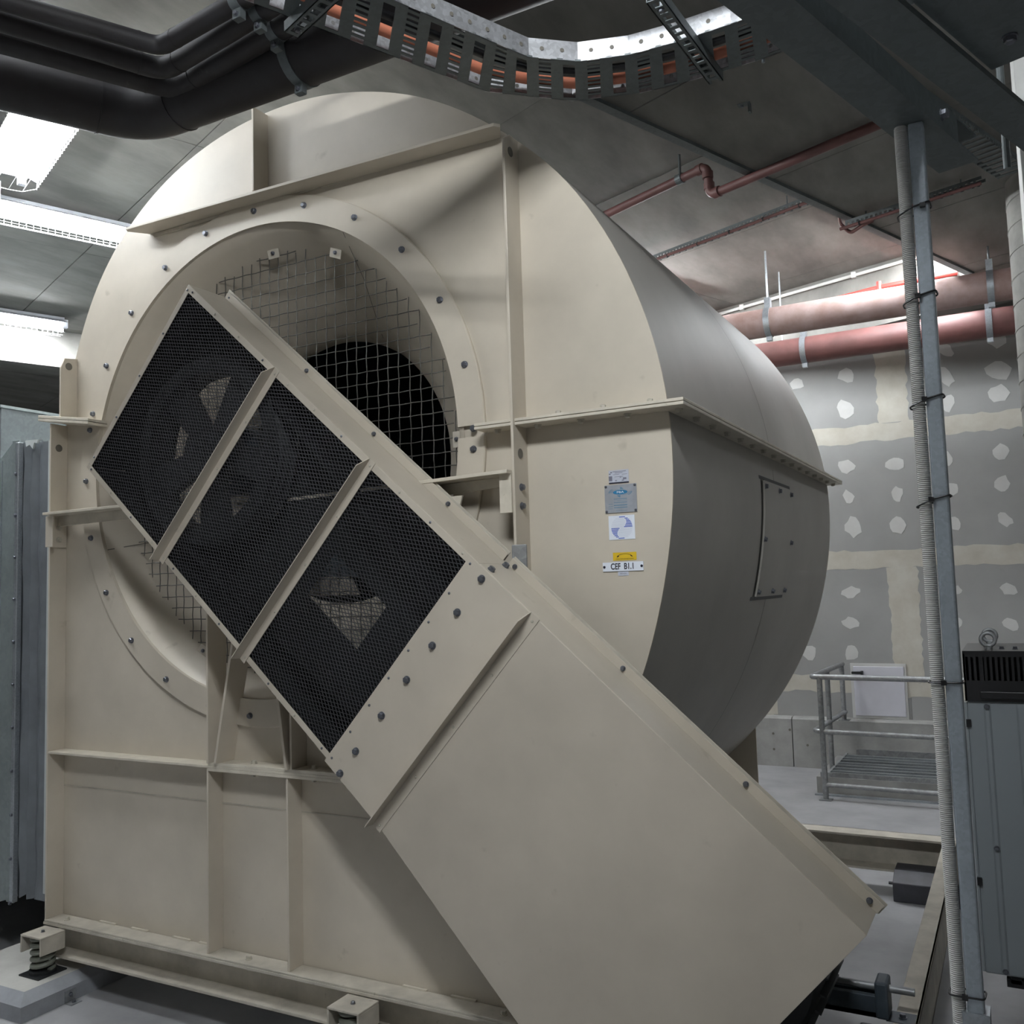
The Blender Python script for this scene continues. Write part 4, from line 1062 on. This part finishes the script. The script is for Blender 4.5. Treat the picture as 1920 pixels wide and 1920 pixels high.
dd = (Vector((.075, -.523, 0))-Vector((-.21, -1.31, 0))).normalized(); dn_ = Vector((dd.y, -dd.x, 0)); dO = Vector((-.21, -1.31, 0))
def df(a, b, z): q = dO + dd*a + dn_*b; return (q.x, q.y, z)
MB().prism([(-1.2, 0), (1.3, 0), (1.3, .075), (-1.2, .075)], df, 2.6, 2.612).build('duct_flange', M['galvdark'], od)
MB().prism([(-1.2, .005), (1.3, .005), (1.3, .012), (-1.2, .012)], df, 2.612, 2.70).build('duct_flange', M['galvdark'], od)
MB().prism([(-1.2, .075), (.47, .075), (.47, .75), (-1.2, .75)], df, 2.62, 3.0).build('duct_body', M['galvdark'], od)
put('bolt', BOLT, df(.38, .14, 2.62), od, facing((0, 0, -1)))
put('bolt', BOLTS, df(.05, .10, 2.62), od, facing((0, 0, -1)))
tag(MB().tube([(.068, 1.0, 3.166), (.068, 1.0, ZR)], .013, 12).build('pipe_stub', M['galvdark'], at=(.068, 1.0, 3.2)), 'short grey pipe stub hanging from the soffit near the round column', 'pipe')
# post
post = thing('steel_post', 'square galvanised steel post standing right of the fan', 'post', (-.1215, -.78, 0))
MB().box(-.136, -.107, -.80, -.762, .004, 2.6).build('post_tube', M['postgalv'], post, bevel=.004)
MB().box(-.18, -.06, -.84, -.72, 0, .008).build('base_plate', M['galv'], post)
MB().box(-.145, -.098, -.805, -.757, .80, .86).build('joint_sleeve', M['galv'], post)
# corrugated conduit tied to it
cdt = thing('conduit', 'grey corrugated conduit tied along the galvanised post', 'conduit', (-.150, -.79, 0))
prof = []; z = 0.0; k = 0
while z < 2.63: prof.append((.0128 if k % 2 else .0112, z)); z += .0019; k += 1
MB().lathe(prof, (-.1505, -.788, 0), 14, axis='z').build('conduit_run', M['conduit'], cdt, smooth=True)
for i, zz in enumerate((2.42, 2.237, 2.027, 1.827, 1.473, .887)):
    lab = ['topmost', 'second from the top', 'third from the top', 'fourth from the top', 'fifth from the top', 'lowest'][i]
    t = thing('cable_tie', 'black cable tie round the post and conduit, %s of six' % lab, 'cable tie', (-.13, -.78, zz), 'cable ties on the post')
    tl = .010 if i < 4 else 0.0
    pts = fillet([(-.14, -.803, zz+tl*.3), (-.105, -.803, zz+tl), (-.103, -.76, zz+tl), (-.166, -.768, zz-tl), (-.166, -.803, zz-tl), (-.138, -.8035, zz+tl*.3)], .009, 4)
    MB().tube(pts, .0019, 6).build('strap', M['tie'], t)
    hx = (-.118 if i == 0 else -.138)
    MB().box(hx-.005, hx+.005, -.809, -.801, zz+tl*.3-.0045, zz+tl*.3+.0045).build('tie_head', M['tie'], t)

# ================================================================== CABINET AT RIGHT
cab = thing('control_cabinet', 'grey cabinet with a black slotted top and lifting eyes at the right edge', 'cabinet', (.15, .8, 0))
mb = MB().box(-.171, .55, .6, 1.0, .415, 1.272); mb.build('cabinet_body', M['cabinet'], cab, bevel=.006)
for x0, x1 in ((-.124, -.102), (-.030, .07), (.14, .24)):
    MB().prism([(x0, .6), (x0+.006, .594), (x1-.006, .594), (x1, .6)], lambda p, q, d: (p, q, d), .425, 1.265).build('pressed_rib', M['cabinet'], cab, bevel=.001)
for z in (1.255, .809, .43): put('screw', BOLTS, (-.113, .594, z), cab, facing((0, -1, 0)))
MB().box(-.178, -.1705, .60, .612, .42, 1.265).build('door_edge', M['cabinet'], cab)
for z in (1.20, .70): MB().box(-.176, -.162, .592, .6, z-.012, z+.012).build('hinge', M['cabblack'], cab)
top = MB(); xs0, xs1, yf_, yb_ = -.174, .56, .59, .975
top.box(xs0, xs1, yf_, yb_, 1.425, 1.433); top.box(xs0, xs0+.006, yf_, yb_, 1.272, 1.425); top.box(xs1-.006, xs1, yf_, yb_, 1.272, 1.425); top.box(xs0, xs1, yb_-.006, yb_, 1.272, 1.425)
top.box(xs0, xs1, yf_, yf_+.006, 1.345-.02, 1.345-.018) if False else None
top.box(xs0, xs1, yf_, yf_+.005, 1.272, 1.338); top.box(xs0, xs1, yf_, yf_+.005, 1.414, 1.425)
x = xs0; 
while x < xs1-.01:
    wdt = .0075 if not (-.134 < x < -.126) else .012
    top.box(x, x+wdt, yf_, yf_+.005, 1.338, 1.414); x += .0155
top.build('slotted_top', M['cabblack'], cab)
MB().box(-.128, .56, .578, .592, 1.282, 1.304).build('top_lip', M['cabblack'], cab, bevel=.002)
for yy in (.66, .88):
    e = MB(); pts = [(-.098+.021*math.cos(a), yy, 1.466+.021*math.sin(a)) for a in np.linspace(0, 2*math.pi, 25)]
    e.tube(pts, .0065, 10, False); e.lathe([(.0, 0), (.012, 0), (.012, .008), (.008, .012)], (-.098, yy, 1.433), 14, axis='z'); e.build('lifting_eye', M['rail'], cab, smooth=True)
for k in range(6): put('screw', BOLTS, (-.06+.028*k*1.4, .68, 1.433), cab, facing((0, 0, 1)))
mb = MB().box(-.112, .55, .612, .64, .378, .402); mb.box(.12, .15, .61, .64, 0, .402); mb.box(.45, .48, .61, .64, 0, .402); mb.box(.12, .15, .95, .98, 0, .415); mb.box(.45, .48, .95, .98, 0, .415); mb.box(-.1, -.07, .612, .98, .39, .415); mb.box(.12,.48,.612,.98,.40,.415)
mb.build('support_stand', M['cabblack'], cab)

# ================================================================== BACK AREA: RAIL, GRATING, HATCH, COLUMN
rail = thing('guard_rail', 'galvanised tube guard rail round the floor grating by the back wall', 'railing', (-1.3, 4.9, 0))
def rtube(name, pts, r=.021, bend=.05): MB().tube(fillet(pts, bend, 6), r, 14).build(name, M['rail'], rail, smooth=True)
rtube('top_rail', [(-1.405, 5.86, .93), (-1.455, 4.70, .93), (1.6, 4.62, .915)])
rtube('mid_rail', [(-1.40, 5.86, .515), (-1.455, 4.70, .515), (1.6, 4.62, .50)], .019)
rtube('low_rail', [(-1.39, 4.698, .115), (1.6, 4.62, .10)], .019)
for x, y, z0 in ((-1.393, 4.698, 0), (-1.432, 5.25, 0), (-1.408, 5.82, .445)):
    MB().tube([(x, y, z0), (x, y, .925)], .021, 14).build('rail_post', M['rail'], rail, smooth=True)
    MB().box(x-.045, x+.045, y-.045, y+.045, z0, z0+.008).build('foot_plate', M['rail'], rail)
gr = thing('floor_grating', 'raised galvanised bar grating over a pit at the foot of the back wall', 'grating', (0, 5.3, 0))
MB().box(-1.50, 1.6, 4.83, 4.87, 0, .012).build('edge_angle', M['galv'], gr)
MB().box(-1.50, 1.6, 4.93, 5.0, 0, .125).build('pit_kerb', M['kerb'], gr); MB().box(-1.50, -1.43, 5.0, 5.9, 0, .125).build('pit_kerb', M['kerb'], gr)
MB().box(-1.47, 1.6, 4.935, 4.955, .125, .160).build('grating_frame', M['rail'], gr); MB().box(-1.42, -1.40, 4.955, 5.86, .125, .160).build('grating_frame', M['rail'], gr)
for k in range(7): MB().box(-1.40, 1.6, 5.03+.12*k, 5.056+.12*k, .135, .160).build('grating_bar', M['galv'], gr)
MB().box(-1.43, 1.6, 5.0, 5.9, .0, .004).build('pit_bottom', M['black'], gr)  # black sheet at floor level, painted shade for the gaps under the bars
door = struct(MB().box(-1.335, -.918, 5.975, 6.0, .47, .90).build('door_1', M['hatch'], bevel=.004))
mb = MB(); mb.box(-1.36, -.90, 5.985, 6.0, .90, .925); mb.box(-1.36, -.90, 5.985, 6.0, .447, .47); mb.box(-1.36, -1.335, 5.985, 6.0, .47, .90); mb.box(-.918, -.90, 5.985, 6.0, .47, .90)
mb.build('hatch_frame', M['plaster'], door)
MB().box(-1.345, -1.255, 5.93, 5.96, .836, .858).build('hatch_handle', M['dark'], door, bevel=.004); MB().box(-1.27, -1.25, 5.95, 5.976, .83, .862).build('hatch_handle', M['dark'], door)
col_ = MB(); col_.lathe([(.285, z) for z in np.linspace(0, ZR, 40)], (.371, 3.32, 0), 48, axis='z')
column = struct(col_.build('column', M['column'], smooth=True))
sp2 = MB(); pts = [(.371+.286*math.cos(a), 3.32+.286*math.sin(a), .15*a/(2*math.pi)) for a in np.linspace(0, 2*math.pi*ZR/.15, 26*32)]
sp2.tube(pts, .004, 4, False); sp2.build('spiral_ridge', M['column'], column)
rd = thing('white_riser', 'white boxed riser at the right edge in front of the round column', 'duct', (.4, 1.2, 2.3))
MB().box(.112, .6, 1.0, 1.4, 2.2, ZR).build('riser_casing', M['whitepl'], rd, bevel=.004)
MB().box(.108, .604, .996, 1.404, 2.195, 2.2).build('riser_end_cap', M['whitepl'], rd)
wt = thing('steel_weight', 'dark grey stepped steel block on the floor under the rear frame beam', 'block', (-.5, 2.6, 0))
mb = MB(); mb.prism([(2.50, 0), (2.50, .095), (2.60, .135), (2.74, .135), (2.74, 0)], lambda p, q, d: (d, p, q), -.675, -.30); mb.build('block_body', M['lead'], wt, bevel=.004)
MB().tube([(-.70, 2.56, .075), (-.67, 2.56, .075)], .008, 8).build('block_pin', M['lead'], wt)
